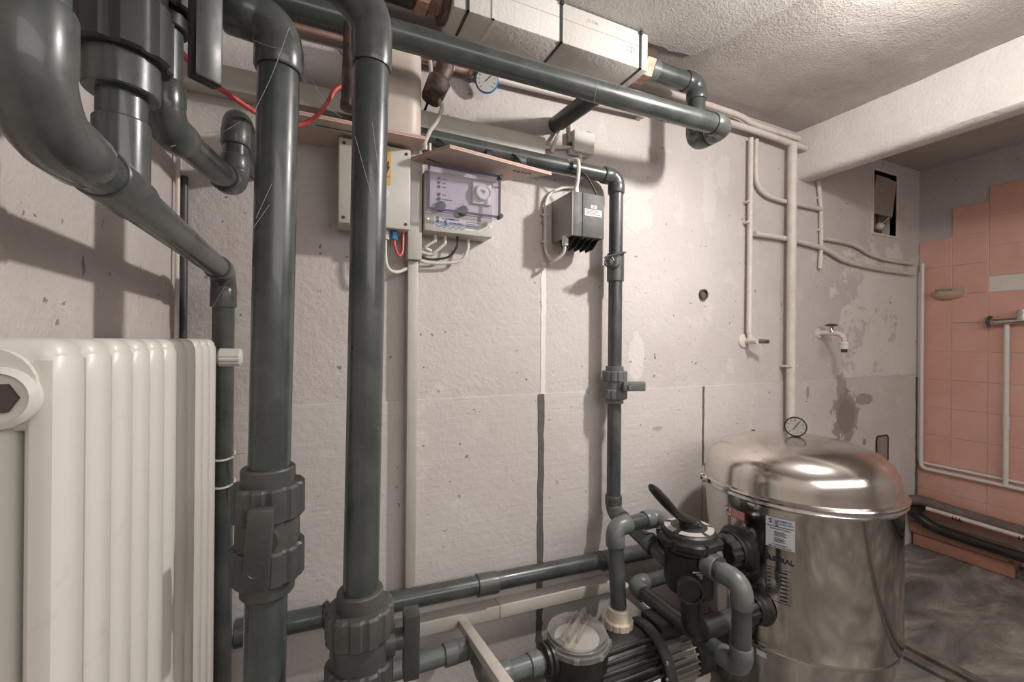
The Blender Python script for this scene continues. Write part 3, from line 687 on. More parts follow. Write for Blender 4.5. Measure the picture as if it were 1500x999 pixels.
for (a0, a1) in ((200, 262), (275, 330), (345, 400), (50, 110), (125, 185)):
    n = 10; A = [math.radians(a0+(a1-a0)*i/n) for i in range(n+1)]
    ring.prism([vc+V((.074*math.cos(q), .074*math.sin(q), zt_+.0105)) for q in A]+[vc+V((.055*math.cos(q), .055*math.sin(q), zt_+.0135)) for q in A[::-1]], (0, 0, .002))
sub('position_plate', ring, mk('grey_print_plate', (.42, .40, .37), .4, dirt=(.25, .22, .2), ds=30, da=.6), cover, 'grey plate with position marks', False)
hub = vc+V((0.0, 0, zt_+.02)); tip = W(955, 714, .98)
pts = curve([hub+V((.03, -.01, -.004)), hub+V((-.0, 0, .012)), hub.lerp(tip, .35)+V((0, 0, -.006)), hub.lerp(tip, .7)+V((0, 0, -.004)), tip], 6)
hs = [.020]*6+[.019]*4
n = len(pts); rs = [(.026*(1-i/n)+.017*(i/n))+(.005*max(0, math.sin((i/n-.55)*PI/.45)) if i/n > .55 else 0) for i in range(n)]; rs[-1] *= .7
obj('lever', MB().sweep(pts, rs, 20, sq=.6), M_blk, t)
obj('lever_pivot', MB().cyl(hub+V((-.02, -.0, .0)), hub+V((.02, .0, 0)), .012, n=20).cyl(hub-V((0, 0, .01)), hub+V((0, 0, .01)), .03, n=32), M_blk, t)
ld = V((-.45, -.89, 0)).normalized(); lx = V((.89, -.45, 0)).normalized()
pf = vc+ld*.0745+V((0, 0, -.70))
o = obj('small_label', MB().box(pf+lx*-.0-V((0, 0, .0)), (.028, .002, .02), M4((lx, -ld, Z_)).transposed()), M_boxw, t)
sub('label_print', join(*[MB().box(pf+ld*.0014+V((0, 0, dz)), (.022, .0006, .003), M4((lx, -ld, Z_)).transposed()) for dz in (.005, -.001, -.006)]), M_ink, o, smooth=False)
pf2 = vc+V((-.05, -.90, 0)).normalized()*.074+V((.03, .008, -.70))
obj('arrow_mark', MB().add([pf2+V((-.012, -.003, -.01)), pf2+V((0, -.004, .012)), pf2+V((.012, -.0, -.01)), pf2+V((0, -.004, -.002))], [(0, 1, 3), (1, 2, 3)]), M_white, t, False)
obj('port', MB().cyl(vc+V((0, -.05, -.66)), vc+V((0, -.115, -.66)), .031, n=28), M_fit, t)
obj('port', MB().cyl(vc+V((-.03, .04, -.69)), vc+V((-.055, .10, -.685)), .031, n=28), M_blk, t)
obj('port', MB().cyl(vc+V((.05, 0, -.695)), vc+V((.12, 0, -.695)), .030, n=28), M_fitl, t)
# lower black bypass bend with its round cap
a = V((vc.x-.055, .97, -.72)); bq2 = V((a.x, .96, -.87)); cq = V((1.30, .96, -.855))
obj('bypass_bend', MB().sweep(fillet([vc+V((-.02, -.02, -.72)), a+V((0, 0, 0)), bq2, bq2.lerp(cq, .45)], [.03, .045], 10), .031, 28), M_blk, t)
cd = V((-.55, -.83, 0)).normalized()
obj('port_cap', MB().lathe([(.030, -.03), (.037, 0), (.037, .012), (.031, .012), (.029, .004)], a+cd*.03+V((-.012, 0, -.005)), cd, 32), M_blk, t)
obj('bypass_tube', MB().sweep([bq2.lerp(cq, .3), cq+V((.03, 0, 0))], .026, 28), M_pvc, t)
obj('drain_port', MB().lathe([(.05, -.82), (.052, -.78), (.052, -.76)], vc+V((.06, .02, 0)), Z_, 32), M_blk, t)
# ---- pipe N in front of the tank
XN = 1.083; YN = .835; zN = -.665; zb_ = -.90
run('backwash_pipe', 'grey pipe looping from the black valve down before the tank and back', [V((XN, .955, zN)), V((XN, YN, zN)), V((XN, YN, zb_)), V((XN, 1.285, zb_)), V((1.40, 1.285, zb_))], .0255, bend=.038, sock=.026, rb=1.18, fit=M_fitl, mat=M_pvc,
    couplings=[((XN, .955, zN), (XN, .915, zN), .034)])

# ------------------------------------------------------------------ steel tank
TC = V((1.61, 1.027, 0)); TR = .30
def RC(px, py, rr=TR):            # ray against the tank's cylinder: angle, height
    d = ray(px, py); a = d.x**2+d.y**2; b = -2*(d.x*TC.x+d.y*TC.y); c = TC.x**2+TC.y**2-rr*rr
    q = (-b-math.sqrt(max(0, b*b-4*a*c)))/(2*a); p = d*q; return math.atan2(p.y-TC.y, p.x-TC.x) % (2*PI), p.z
t = thing('filter_tank', 'tall polished steel filter tank with domed lid', 'tank', (TC.x, TC.y, -H))
obj('tank_body', MB().lathe([(.26, -H), (.265, -H+.02), (.272, -1.12), (.29, -1.02), (.2985, -.985), (.3015, -.978), (.2995, -.972), (TR, -.965), (TR, -.52)], TC, Z_, 96), M_steel, t)
zr = -.508
obj('lid', MB().lathe([(.300, zr-.004), (.296, zr+.012), (.295, zr+.045), (.290, zr+.075), (.276, zr+.103), (.245, zr+.130), (.19, zr+.150), (.12, zr+.163), (.06, zr+.168), (.02, zr+.169)], TC, Z_, 96), M_lid, t, label='dull domed steel lid')
ro = obj('clamp_ring', MB().lathe([(.300, zr-.016), (.309, zr-.0155), (.3115, zr-.009), (.309, zr-.003), (.3085, zr), (.313, zr+.002), (.315, zr+.008), (.312, zr+.013), (.302, zr+.014)], TC, Z_, 96), M_chr, t)
an, z_ = RC(1033, 708, .312); cb = TC+V((.318*math.cos(an), .318*math.sin(an), zr)); td = V((-math.sin(an), math.cos(an), 0))
sub('ring_bolt', MB().cyl(cb-td*.035, cb+td*.035, .005, n=10).box(cb-td*.02, (.016, .012, .022), M4.Rotation(an, 3, 'Z'), .002).box(cb+td*.02, (.016, .012, .022), M4.Rotation(an, 3, 'Z'), .002).hexn(cb+td*.026, td, .009, .008), M_chr, ro)
def cylpatch(a0, a1, z0, z1, lift, n=10, rr=TR):
    m_ = MB(); vs = []
    for i in range(n+1):
        a = a0+(a1-a0)*i/n
        for z in (z0, z1): vs.append(TC+V(((rr+lift)*math.cos(a), (rr+lift)*math.sin(a), z)))
    return m_.add(vs, [(2*i, 2*i+2, 2*i+3, 2*i+1) for i in range(n)])
def cyltext(s, size, a_c, z_c, lift=.0016, align='CENTER', bold=0, sx=1.0):
    mb = text_mb(s, size, (0, 0, 0), X_, Z_, Y_, 0, align, bold, sx)
    return mb.map(lambda v: TC+V(((TR+lift)*math.cos(a_c+v.x/TR), (TR+lift)*math.sin(a_c+v.x/TR), z_c+v.z)))
# white sticker
(aL, zt1) = RC(1122, 757); (aR, zt2) = RC(1165, 763); (_, zb1) = RC(1122, 800); (_, zb2) = RC(1165, 808)
za, zb3 = (zt1+zt2)/2, (zb1+zb2)/2; am = (aL+aR)/2; wd = (aR-aL)*TR; hgt = za-zb3
st = obj('sticker', cylpatch(aL, aR, zb3, za, .0008), M_white, t, label='white sticker with blue lettering')
f = lambda k: za-hgt*k
tx = join(cyltext('S', hgt*.22, aL+wd*.17/TR, f(.13), bold=.03), cyltext('CHWIMMBAD', hgt*.085, aL+wd*.58/TR, f(.09), bold=.015, sx=1.0), cyltext('+', hgt*.09, aL+wd*.29/TR, f(.19), bold=.02), cyltext('S', hgt*.22, aL+wd*.38/TR, f(.2), bold=.03), cyltext('AUNA-BAU', hgt*.085, aL+wd*.71/TR, f(.18), bold=.015))
wv = MB()
for s_ in (0, .02):
    n = 30; P_ = [(aL+wd*(.02+.96*i/n)/TR, f(.27+s_+.010*math.sin(i*1.5))) for i in range(n+1)]
    vs = []
    for (a, z) in P_: vs += [TC+V(((TR+.0016)*math.cos(a), (TR+.0016)*math.sin(a), z)), TC+V(((TR+.0016)*math.cos(a), (TR+.0016)*math.sin(a), z-hgt*.012))]
    wv.add(vs, [(2*i, 2*i+2, 2*i+3, 2*i+1) for i in range(n)])
sub('sticker_logo', join(tx, wv), M_inkb, st, smooth=False)
ln = [cyltext('Verkauf & Service', hgt*.085, am, f(.36), bold=.01)]
for k in range(4): ln.append(cylpatch(am-wd*(.20)/TR, am+wd*(.16+.06*(k % 2))/TR, f(.47+k*.042), f(.450+k*.042), .0016))
for k in range(4): ln.append(cylpatch(am-wd*(.20)/TR, am+wd*(.12+.07*(k % 2))/TR, f(.67+k*.042), f(.650+k*.042), .0016))
ln.append(cyltext('Ausstellung &', hgt*.08, am, f(.88), bold=.01)); ln.append(cyltext('Musterschwimmbad', hgt*.08, am, f(.955), bold=.01))
sub('sticker_text', join(*ln), M_ink, st, smooth=False)
# red warning sticker
(a0, z0) = RC(1063, 739); (a1, z1) = RC(1091, 748); (_, z2) = RC(1063, 751)
st = obj('sticker', cylpatch(a0, a1, z2-.004, z0-.002, .0008), M_redp, t, label='small red and white sticker')
hh = z0-.002-(z2-.004)
sub('sticker_field', join(cylpatch(a0+.004, a0+(a1-a0)*.33, z2-.002, z0-.004, .0012), *[cylpatch(a0+(a1-a0)*.38, a1-.006, z2-.002+hh*(.1+.17*k), z2-.002+hh*(.16+.17*k), .0012) for k in range(5)]), M_white, st, smooth=False)
sub('sticker_mark', cyltext('A', hh*.75, a0+(a1-a0)*.17, z2-.003+hh*.5, bold=.02), M_ink, st, smooth=False)
# maker's panel
(a0, z0) = RC(1122, 828); (a1, _) = RC(1159, 828); (_, z1) = RC(1122, 876); (_, zz) = RC(1140, 820)
pr = [cyltext('ASTRAL', .021, (a0+a1)/2+.018, zz-.002, bold=.03, sx=1.0)]
aa = a0+.02
def ctri(pts, lift=.0016): return MB().add([TC+V(((TR+lift)*math.cos(a), (TR+lift)*math.sin(a), z)) for a, z in pts], [tuple(range(len(pts)))])
pr += [ctri([(a0-.005, zz-.012), (a0+.012, zz+.014), (a0+.02, zz+.014), (a0+.006, zz-.012)]), ctri([(a0+.014, zz+.014), (a0+.02, zz+.014), (a0+.042, zz-.010), (a0+.034, zz-.010)])]
e_ = .0025
pr += [cylpatch(a0, a1, z0-.001, z0, .0016), cylpatch(a0, a1, z1, z1+.001, .0016), cylpatch(a0, a0+e_, z1, z0, .0016, 2), cylpatch(a1-e_, a1, z1, z0, .0016, 2)]
for k in range(8):
    z = z0-(z0-z1)*(.08+k*.118); pr.append(cylpatch(a0+(a1-a0)*(.58 if k else .35), a0+(a1-a0)*.86, z-.003, z, .0016, 4)); pr.append(cylpatch(a0+(a1-a0)*.90, a0+(a1-a0)*.93, z-.0025, z-.001, .0016, 1))
    pr.append(cylpatch(a0+(a1-a0)*.06, a0+(a1-a0)*(.18+.03*(k % 3)), z-.0015, z, .0016, 2))
obj('printed_scale', join(*pr), M_ink, t, False, label='black printed scale panel')
an_, z_ = RC(1112, 985)
st = obj('sticker', cylpatch(an_-.03, an_+.07, -1.01, -.992, .004, rr=.295), M_white, t, label='pale strip low on the tank')
# flanges on tank
for (z, r0, nm) in ((-.695, .066, 'upper'), (-.855, .05, 'lower')):
    yy = vc.y if nm == 'upper' else .96
    xs = TC.x-math.sqrt(TR*TR-(TC.y-yy)**2)
    fo = obj('flange', MB().lathe([(r0*1.15, -.004), (r0*1.15, .003), (r0, .012), (r0*.98, .024), (r0*.9, .028), (r0*.9, .04)], (xs+.006, yy, z), -X_, 48), M_blk, t, label='black %s connection flange' % nm)
    sub('union_nut', MB().nut((xs-.03, yy, z), -X_, r0*.84, .045, 9, .07), M_blk, fo)
# gauge on lid
gp = W(1158, 626, 1.02); gp = TC+V((-.012, -.005, gp.z)); fd = V((-.86, -.5, .03)).normalized()
gz = zr+.169
t = thing('pressure_gauge', 'black pressure gauge standing on top of the tank lid', 'gauge', (TC.x, TC.y, gz))
obj('stem', MB().cyl((TC.x, TC.y, gz-.002), (TC.x, TC.y, gz+.022), .011).hexn((TC.x, TC.y, gz), Z_, .016, .01), M_chr, t)
gc = V((TC.x, TC.y, gz+.036))
obj('case', MB().lathe([(.026, -.018), (.032, -.014), (.034, .008), (.036, .010), (.036, .014), (.032, .015)], gc, fd, 36), M_blk, t)
dl = obj('dial', MB().cyl(gc+fd*.0145, gc+fd*.0165, .031, n=36), M_gdial, t)
xd = Z_.cross(fd).normalized(); yd = fd.cross(xd)
tk = MB()
for k in range(9):
    an = math.radians(225-33.75*k); d = xd*math.cos(an)+yd*math.sin(an); tk.bar(gc+fd*.017+d*.022, gc+fd*.017+d*.028, .0018, .0008, up=fd)
tk.bar(gc+fd*.0175-xd*.008-yd*.012, gc+fd*.0175+xd*.012+yd*.018, .0026, .001, up=fd)
sub('scale_marks', tk, M_ink, dl, smooth=False)

# ------------------------------------------------------------------ painted pipes right of the wall pipe
def wp(name, label, pix, Yp, r, cat='pipe', mat=M_paint, k=6, smoothc=True, clips=()):
    P_ = [W(x, y, Yp) if not isinstance(x, V) else x for (x, y) in pix]
    t = thing(name, label, cat, min(P_, key=lambda p: p.z)); obj('tube', MB().sweep(curve(P_, k) if smoothc else P_, r, 14), mat, t)
    for (x, y) in clips:
        c = W(x, y, Yp); obj('clip', MB().box(c+V((0, .01, 0)), (.012+2*r, .012+2*r, .012), None, .003), mat, t)
    return t
t = wp('wall_pipe', 'thin painted vertical pipe ending at a small stop tap', [(1100, 203), (1099, 300), (1098, 400), (1097, 488)], 1.425, .0115, clips=[(1099, 296), (1098, 326)])
wp('wall_pipe', 'thin painted pipe curving right beside the vertical one at the wall top', [(1108, 205), (1107, 240), (1109, 268), (1120, 284), (1140, 293), (1165, 299), (1203, 307)], 1.43, .0105)
t = wp('wall_pipe', 'thick painted vertical pipe behind the tank gauge', [(1161, 212), (1160, 350), (1159, 500), (1158, 640)], 1.405, .021, clips=[(1159, 537)])
wp('wall_pipe', 'thin ragged vertical conduit below the beam', [(1199, 266), (1202, 300), (1203, 350), (1201, 394)], 1.435, .010, clips=[(1202, 290), (1202, 337)])
wp('wall_pipe', 'lower painted branch pipe sagging to the tiled corner', [(1105, 343), (1150, 350), (1195, 361), (1215, 369), (1240, 383), (1285, 394), (1338, 402)], 1.43, .0125)
wp('wall_pipe', 'upper painted branch pipe sagging to the tiled corner', [(1208, 350), (1235, 355), (1255, 361), (1275, 373), (1300, 381), (1338, 387)], 1.432, .011)
p = W(1098, 500, 1.425)
t = thing('stop_tap', 'small painted stop tap at the end of the thin vertical pipe', 'tap', (p.x, 1.45, p.z-.02))
obj('tap_body', MB().cyl((p.x, YB-.001, p.z), (p.x, 1.385, p.z), .016, .013).cyl((p.x, 1.425, p.z), (p.x, 1.425, p.z+.035), .012), M_paint, t)
obj('spindle', MB().cyl((p.x, 1.40, p.z), (p.x+.05, 1.375, p.z-.002), .011, .009).hexn((p.x+.05, 1.375, p.z-.002), (.9, -.4, 0), .010, .01), M_iron, t)
obj('rosette', MB().lathe([(.034, 0), (.032, .006), (.018, .010)], (p.x-.012, YB-.0005, p.z), -Y_, 24), M_paint, t)
# tap
p = W(1199, 489, YB)
t = thing('wall_tap', 'cream painted garden tap with chrome knob on the peeling wall', 'tap', (p.x, YB, p.z-.06))
bx_ = V((p.x, YB, p.z)); d = V((.12, -1, 0)).normalized()
sp = curve([bx_, bx_+d*.05+V((0, 0, .002)), bx_+d*.095+V((0, 0, -.004)), bx_+d*.115+V((0, 0, -.022)), bx_+d*.118+V((0, 0, -.05))], 6)
obj('spout', MB().sweep(sp, .0125, 18), M_paint, t)
obj('nozzle', MB().lathe([(.02, -.03), (.021, 0), (.017, .006)], sp[-1], Z_, 24), M_rad, t); obj('hose_thread', MB().lathe([(.013, -.048), (.015, -.046), (.013, -.043), (.015, -.04), (.013, -.037), (.015, -.03)], sp[-1], Z_, 20), M_hand, t)
kb = bx_+d*.06; 
obj('bonnet', MB().lathe([(.013, 0), (.012, .015), (.008, .026), (.011, .038)], kb, Z_, 20), M_chr, t)
obj('knob', MB().lathe([(.008, .036), (.026, .038), (.028, .044), (.016, .05), (.004, .051)], kb, Z_, 12, lambda i, j: 1 if j % 3 else .86), M_hand, t)
obj('rosette', MB().lathe([(.028, 0), (.024, .008), (.013, .010)], bx_, -Y_, 24), M_paint, t)
# corner pipes to right wall
xr = XR-.02
pA = [W(1340, 392, 1.42), V((XR-.03, 1.42, -.76)), V((XR-.025, 1.40, -.775)), V((XR-.025, .2, -.775))]
pA[0] = V((XR-.03, 1.42, W(1340, 385, 1.42).z)); pA[1] = V((XR-.03, 1.42, -.765)); pA[2] = V((XR-.022, -.2, -.775)); pA = pA[:3]
t = thing('corner_pipe', 'thin cream pipe down the tiled corner and along the tiles, outer one', 'pipe', pA[1])
obj('tube', MB().sweep(fillet(pA, .03), .0105, 14), M_rad, t)
pB = [V((XR-.012, 1.44, pA[0].z-.05)), V((XR-.012, 1.44, -.735)), V((XR-.010, -.2, -.745))]
t = thing('corner_pipe', 'thin cream pipe down the tiled corner and along the tiles, one nearer the wall', 'pipe', pB[1])
obj('tube', MB().sweep(fillet(pB, .03), .0085, 14), M_rad, t)
q = WX(1475, 470, XR-.03); q2 = WX(1471, 706, XR-.03); ym = q.y
t = thing('riser_tube', 'thin cream vertical pipe under the chrome mixer tap', 'pipe', (XR-.03, ym, -.77))
obj('tube', MB().cyl((XR-.03, ym, -.765), (XR-.03, ym, .12), .0115), M_rad, t); obj('joint', MB().cyl((XR-.03, ym, -.46), (XR-.03, ym, -.38), .0145), M_paint, t)
mx = thing('mixer_tap', 'chrome mixer tap on the salmon tiles at the picture edge', 'tap', (XR-.04, ym, .12))
obj('mixer_body', MB().cyl((XR-.045, ym+.045, .128), (XR-.045, ym-.16, .14), .017, n=24).cyl((XR-.045, ym-.06, .135), (XR-.045, ym-.06, .19), .022, n=24), M_chr, mx)
hk = obj('cross_handle', MB().lathe([(.012, 0), (.03, .012), (.034, .03), (.02, .046)], (XR-.045, ym+.04, .128), (0, 1, .1), 4), M_chr, mx)
sub('blue_dot', MB().cyl((XR-.068, ym+.062, .13), (XR-.0725, ym+.062, .13), .007), M_blue, hk)
# soap dish
q = WX(1390, 428, XR-.005); 
t = thing('soap_dish', 'pink ceramic soap dish on the tiled wall', 'dish', (XR-.05, q.y, q.z-.03))
vs = []; fs = []; n = 20; zt0 = q.z-.004; lv = [(1.0, 0), (.93, -.018), (.7, -.034), (.35, -.042)]
for (s_, dz) in lv:
    for j in range(n+1):
        a = PI*j/n; vs.append((XR-.004-.07*s_*math.sin(a), q.y+.075*s_*math.cos(a), zt0+dz))
for i in range(3):
    for j in range(n): fs.append((i*(n+1)+j, i*(n+1)+j+1, (i+1)*(n+1)+j+1, (i+1)*(n+1)+j))
fs.append(tuple(3*(n+1)+j for j in range(n+1))); 
m_ = MB().add(vs, fs)
inner = [(XR-.004-.062*math.sin(PI*j/n), q.y+.067*math.cos(PI*j/n), zt0-.004) for j in range(n+1)]
m_.add(inner, [tuple(range(n+1))]).sweep([(XR-.004-.068*math.sin(PI*j/n), q.y+.073*math.cos(PI*j/n), zt0) for j in range(n+1)], .004, 8).b2(XR-.012, XR-.003, q.y-.08, q.y+.03, zt0-.03, zt0+.022, .003)
obj('bowl', m_, mk('pink_ceramic', (.55, .37, .30), .25), t)
solo('soap_bar', MB().box((XR-.045, q.y+.01, zt0+.008), (.045, .07, .02), M4.Rotation(.2, 3, 'Z'), .007, 3), mk('green_soap', (.16, .24, .16), .5), 'worn green soap bar lying in the pink dish', 'soap')
# pipes at the foot of the tiled wall
solo('lagged_pipe', MB().sweep(curve([(XR-.10, 1.44, -.96), (XR-.075, 1.38, -.955), (XR-.07, 1.2, -.97), (XR-.07, .7, -.985), (XR-.07, -.3, -1.0)]), .030, 20), mk('brown_lagging', (.13, .095, .085), .7, dirt=(.2, .16, .14), ds=20, da=.8, bump=.6), 'thick brown lagged pipe at the foot of the tiled wall', 'pipe')
t = thing('floor_conduit', 'thin pale conduit bound to the lagged pipe by dark rings', 'conduit', (XR-.09, .5, -1.03))
obj('tube', MB().sweep([(XR-.105, 1.36, -.985), (XR-.105, -.3, -1.035)], .012, 14), M_paint, t)
for y in (1.24, 1.225, 1.21, .98, .965, .95, .74): obj('binding', MB().sweep([(XR-.105, y, -.99-(1.36-y)*.03), (XR-.105, y-.004, -.99-(1.36-y)*.03)], .0145, 12), M_rub, t)
solo('black_drain', MB().sweep(curve([(XR-.02, 1.43, -1.0), (XR-.13, 1.40, -1.03), (XR-.14, 1.32, -1.07), (XR-.135, 1.20, -1.085), (XR-.14, .9, -1.09), (XR-.15, -.3, -1.10)]), [.033]*8+[.031]*8+[.027]*25, 20), M_blk, 'black plastic drain pipe, lowest along the tiled wall', 'pipe')

# ------------------------------------------------------------------ duct and trunking on the back wall
dx1 = W(800, 215, 1.385).x
t = thing('cable_duct', 'wide grey beige cable duct high along the back wall', 'duct', (0, 1.41, .665))
obj('duct_channel', MB().b2(XL+.002, dx1, 1.39, YB-.001, .672, .728, .002), M_trunk, t)
obj('duct_cover', MB().b2(XL+.002, dx1-.004, 1.384, 1.390, .668, .732, .0015), M_trunk, t)
xt = W(605, 400, 1.41).x
t = thing('cable_duct', 'vertical cable trunk, wide above and narrow below, left of the control panel', 'duct', (xt, 1.43, -.86))
zj = W(605, 383, 1.42).z; ze = W(604, 858, 1.43).z
obj('wide_section', MB().b2(xt-.022, xt+.022, 1.385, YB-.001, zj, .668, .002), M_trunk, t)
obj('narrow_section', MB().b2(xt-.0165, xt+.0155, 1.405, YB-.005, ze, zj, .002), M_trunk, t)
obj('cable_end', MB().sweep(curve([(xt-.005, 1.425, ze+.02), (xt-.004, 1.422, ze-.02), (xt+.006, 1.42, ze-.05)]), .005, 8), M_cabw, t)
obj('cable_end', MB().sweep(curve([(xt+.006, 1.425, ze+.02), (xt+.008, 1.422, ze-.02), (xt-.004, 1.415, ze-.045)]), .005, 8), M_cabw, t)
qa = W(560, 938, 1.415); qb = W(890, 868, 1.415)
t = thing('cable_duct', 'low cable trunk rising slightly along the foot of the back wall', 'duct', (qa.x, 1.42, -.97))
qa.z = W(620, 918, 1.40).z; qb = V((qb.x, 1.415, qa.z-.03))
qm = qa.lerp(qb, .45)
obj('trunk_section', MB().bar(qa, qm, .055, .042, .002), M_trunk, t); obj('trunk_section', MB().bar(qm+V((.002, 0, 0)), qb, .055, .042, .002), M_trunkl, t)
t = solo('cable_duct', MB().bar(W(677, 912, 1.40), W(752, 1022, .86), .030, .026, .002), M_trunkl, 'short cable trunk slanting from the wall to the floor left of the pump', 'duct')
ta, tb = W(908, 858, 1.36), W(1030, 958, 1.10)
t = thing('cable_duct', 'pale cable trunk slanting from the middle pipe towards the floor block', 'duct', tb)
obj('trunk_channel', MB().bar(ta, tb, .034, .030, .0015), M_trunkl, t); obj('trunk_cover', MB().bar(ta+V((0, 0, .0165)), tb+V((0, 0, .0165)), .037, .004, .001), M_trunkl, t)
# plaster block on the floor
bm = bmesh.new(); bmesh.ops.create_icosphere(bm, subdivisions=3, radius=1); bc = W(1015, 968, 1.16)
vs = []
for v in bm.verts:
    c = v.co; k = 1/max(abs(c.x), abs(c.y), abs(c.z)); q = c.lerp(c*k, .75); q = q*(1+.08*noise.noise(c*2.5)); vs.append(V((bc.x+q.x*.045, bc.y+q.y*.05, max(-H+.0005, -H+.075+q.z*.085))))
bm.verts.index_update(); fs = [[v.index for v in f.verts] for f in bm.faces]; bm.free()
solo('plaster_block', MB().add(vs, fs), M_plast, 'rough white plaster block on the floor beside the pump motor', 'block')
# rubble on the floor
rub = MB()
for k in range(70):
    x = R.uniform(.15, 1.2); y = R.uniform(1.15, 1.42); s_ = R.uniform(.004, .016)
    rub.box((x, y, -H+s_*.45), (s_*1.5, s_, s_*.9), M4.Rotation(R.uniform(0, 3), 3, 'Z'), s_*.2, 1)
o = obj('plaster_rubble', rub, M_plast, None, False); tag(o, 'white plaster crumbs on the floor along the back wall', 'rubble'); o['kind'] = 'stuff'

# ------------------------------------------------------------------ shelves and electrical boxes
zb1_ = .612
def board(name, label, P_, th=.010, tilt=None):
    t = thing(name, label, 'board', P_[0])
    obj('board', MB().prism(P_, (0, 0, th)), M_wood, t, False); n = len(P_)
    cen = sum((V(p) for p in P_), V((0, 0, 0)))/n
    P2 = [V(p)+(V(p)-cen).normalized()*.0012 for p in P_]
    obj('ply_layer', MB().prism([p+V((0, 0, th*.3)) for p in P2], (0, 0, th*.15)), M_pinkd, t, False)
    obj('ply_layer', MB().prism([p+V((0, 0, th*.62)) for p in P2], (0, 0, th*.12)), M_pinkd, t, False)
    return t
f0 = W(400, 176, 1.27); f1_ = W(623, 203, 1.27); zz = f1_.z-.004
t = board('plywood_shelf', 'longer plywood shelf carrying the beige canister', [V((-.10, 1.27, zz)), V((f1_.x, 1.27, zz)), V((f1_.x-.005, 1.448, zz)), V((-.10, 1.448, zz))])
q1 = W(462, 194, 1.30)
obj('paper_strip', MB().b2(q1.x-.01, q1.x+.16, 1.30, 1.325, zz-.0008, zz-.0001), M_trunkl, t, False)
obj('printed_line', MB().b2(q1.x, q1.x+.13, 1.308, 1.314, zz-.0014, zz-.0007), mk('green_print', (.03, .14, .11), .6), t, False)
zz2 = .566
PB = [WZ(600, 236, zz2), WZ(659, 217, zz2), WZ(808, 257, zz2-.006), WZ(733, 266, zz2-.004)]
t = board('plywood_shelf', 'smaller plywood piece lying skewed on top of the control panel', PB)
xq = WZ(765, 252, zz2-.002)
obj('stamp', join(*[MB().box(xq+V((k*.014, -.002+.003*(k % 2), -.003)), (.010, .008, .0006), M4.Rotation(.4*k, 3, 'Z')) for k in range(-2, 3)]), mk('green_stamp', (.05, .13, .1), .6), t, False)
a = WZ(635, 236, zz2); obj('pencil_mark', MB().box(a+V((0, 0, -.0012)), (.05, .004, .0006), M4.Rotation(.35, 3, 'Z')), M_ink, t, False)
# canister
cx_, cy_ = .205, 1.355; zs0 = zz+.0105
def rrect(x, y, hx, hy, r, n=6):
    out = []
    for (sx, sy, a0) in ((1, 1, 0), (-1, 1, 90), (-1, -1, 180), (1, -1, 270)):
        for k in range(n+1):
            a = math.radians(a0+90*k/n); out.append((x+sx*(hx-r)+r*math.cos(a), y+sy*(hy-r)+r*math.sin(a)))
    return out
vs = []; fs = []; lv = [(0, .82), (.006, .93), (.02, 1.0), (.15, 1.01), (.25, 1.0), (.275, .94), (.288, .75), (.292, .5)]
for (h, s_) in lv:
    for (x, y) in rrect(0, 0, .085*s_, .072*s_, .045*s_): vs.append((cx_+x, cy_+y, zs0+h))
n = len(rrect(0, 0, 1, 1, .1))
for i in range(len(lv)-1):
    for j in range(n): fs.append((i*n+j, i*n+(j+1) % n, (i+1)*n+(j+1) % n, (i+1)*n+j))
fs += [tuple(range(n))[::-1], tuple((len(lv)-1)*n+j for j in range(n))]
t = thing('canister', 'beige plastic canister standing on the longer plywood shelf', 'canister', (cx_, cy_, zs0))
obj('container', MB().add(vs, fs), M_can, t); obj('cap', MB().nut((cx_+.03, cy_, zs0+.29), Z_, .024, .02, 12), M_boxw, t)
# two thin bottles of white glue ends on shelf
for x, lab in ((.315, 'small white plug on the shelf, the one nearer the canister'), (.328, 'small white plug on the shelf, the one farther from the canister')): solo('wall_plug', MB().cyl((x, 1.36, zs0), (x, 1.36, zs0+.022), .0045, n=10), M_boxw, lab, 'plug', 'white plugs on the shelf')
# left electrical box
bx0, bx1, bz0, bz1, by = .062, .262, .335, .575, 1.335
t = thing('junction_cabinet', 'beige electrical cabinet half hidden behind the right thick pipe', 'electrical box', ((bx0+bx1)/2, YB, bz0))
obj('housing', MB().b2(bx0, bx1, by+.02, YB-.001, bz0, bz1, .006), M_box, t)
cvx = obj('cover', MB().b2(bx0-.002, bx1+.002, by, by+.022, bz0-.002, bz1+.002, .005), M_box, t)
for x in (bx0+.012, bx1-.012):
    for z in (bz0+.014, bz1-.014): sub('screw', MB().cyl((x, by-.0015, z), (x, by+.001, z), .0045, n=12), M_blk, cvx)
lb = obj('warning_label', MB().b2(.165, .205, by-.001, by, .46, .57), M_yel, t, False, 'orange warning label')
zg = MB().add([(.196, by-.0016, .53), (.190, by-.0016, .508), (.197, by-.0016, .51), (.192, by-.0016, .49), (.202, by-.0016, .515), (.195, by-.0016, .513), (.2, by-.0016, .53)], [(0, 1, 2), (3, 4, 5), (0, 2, 6)])
sub('lightning_sign', zg, M_ink, lb, smooth=False)
sub('label_line', MB().b2(.167, .203, by-.0016, by-.001, .483, .4845), M_ink, lb, smooth=False)
rs_ = obj('round_seal', MB().cyl((.188, by-.001, .435), (.188, by, .435), .014, n=24), M_white, t)
sub('seal_mark', MB().b2(.186, .19, by-.0016, by-.001, .428, .442), M_ink, rs_, smooth=False)
gl = obj('blue_gland', MB().hexn((.222, 1.37, bz0-.028), Z_, .011, .03), M_blue, t)
gl = obj('white_gland', MB().hexn((.195, 1.37, bz0-.03), Z_, .013, .03), M_boxw, t)
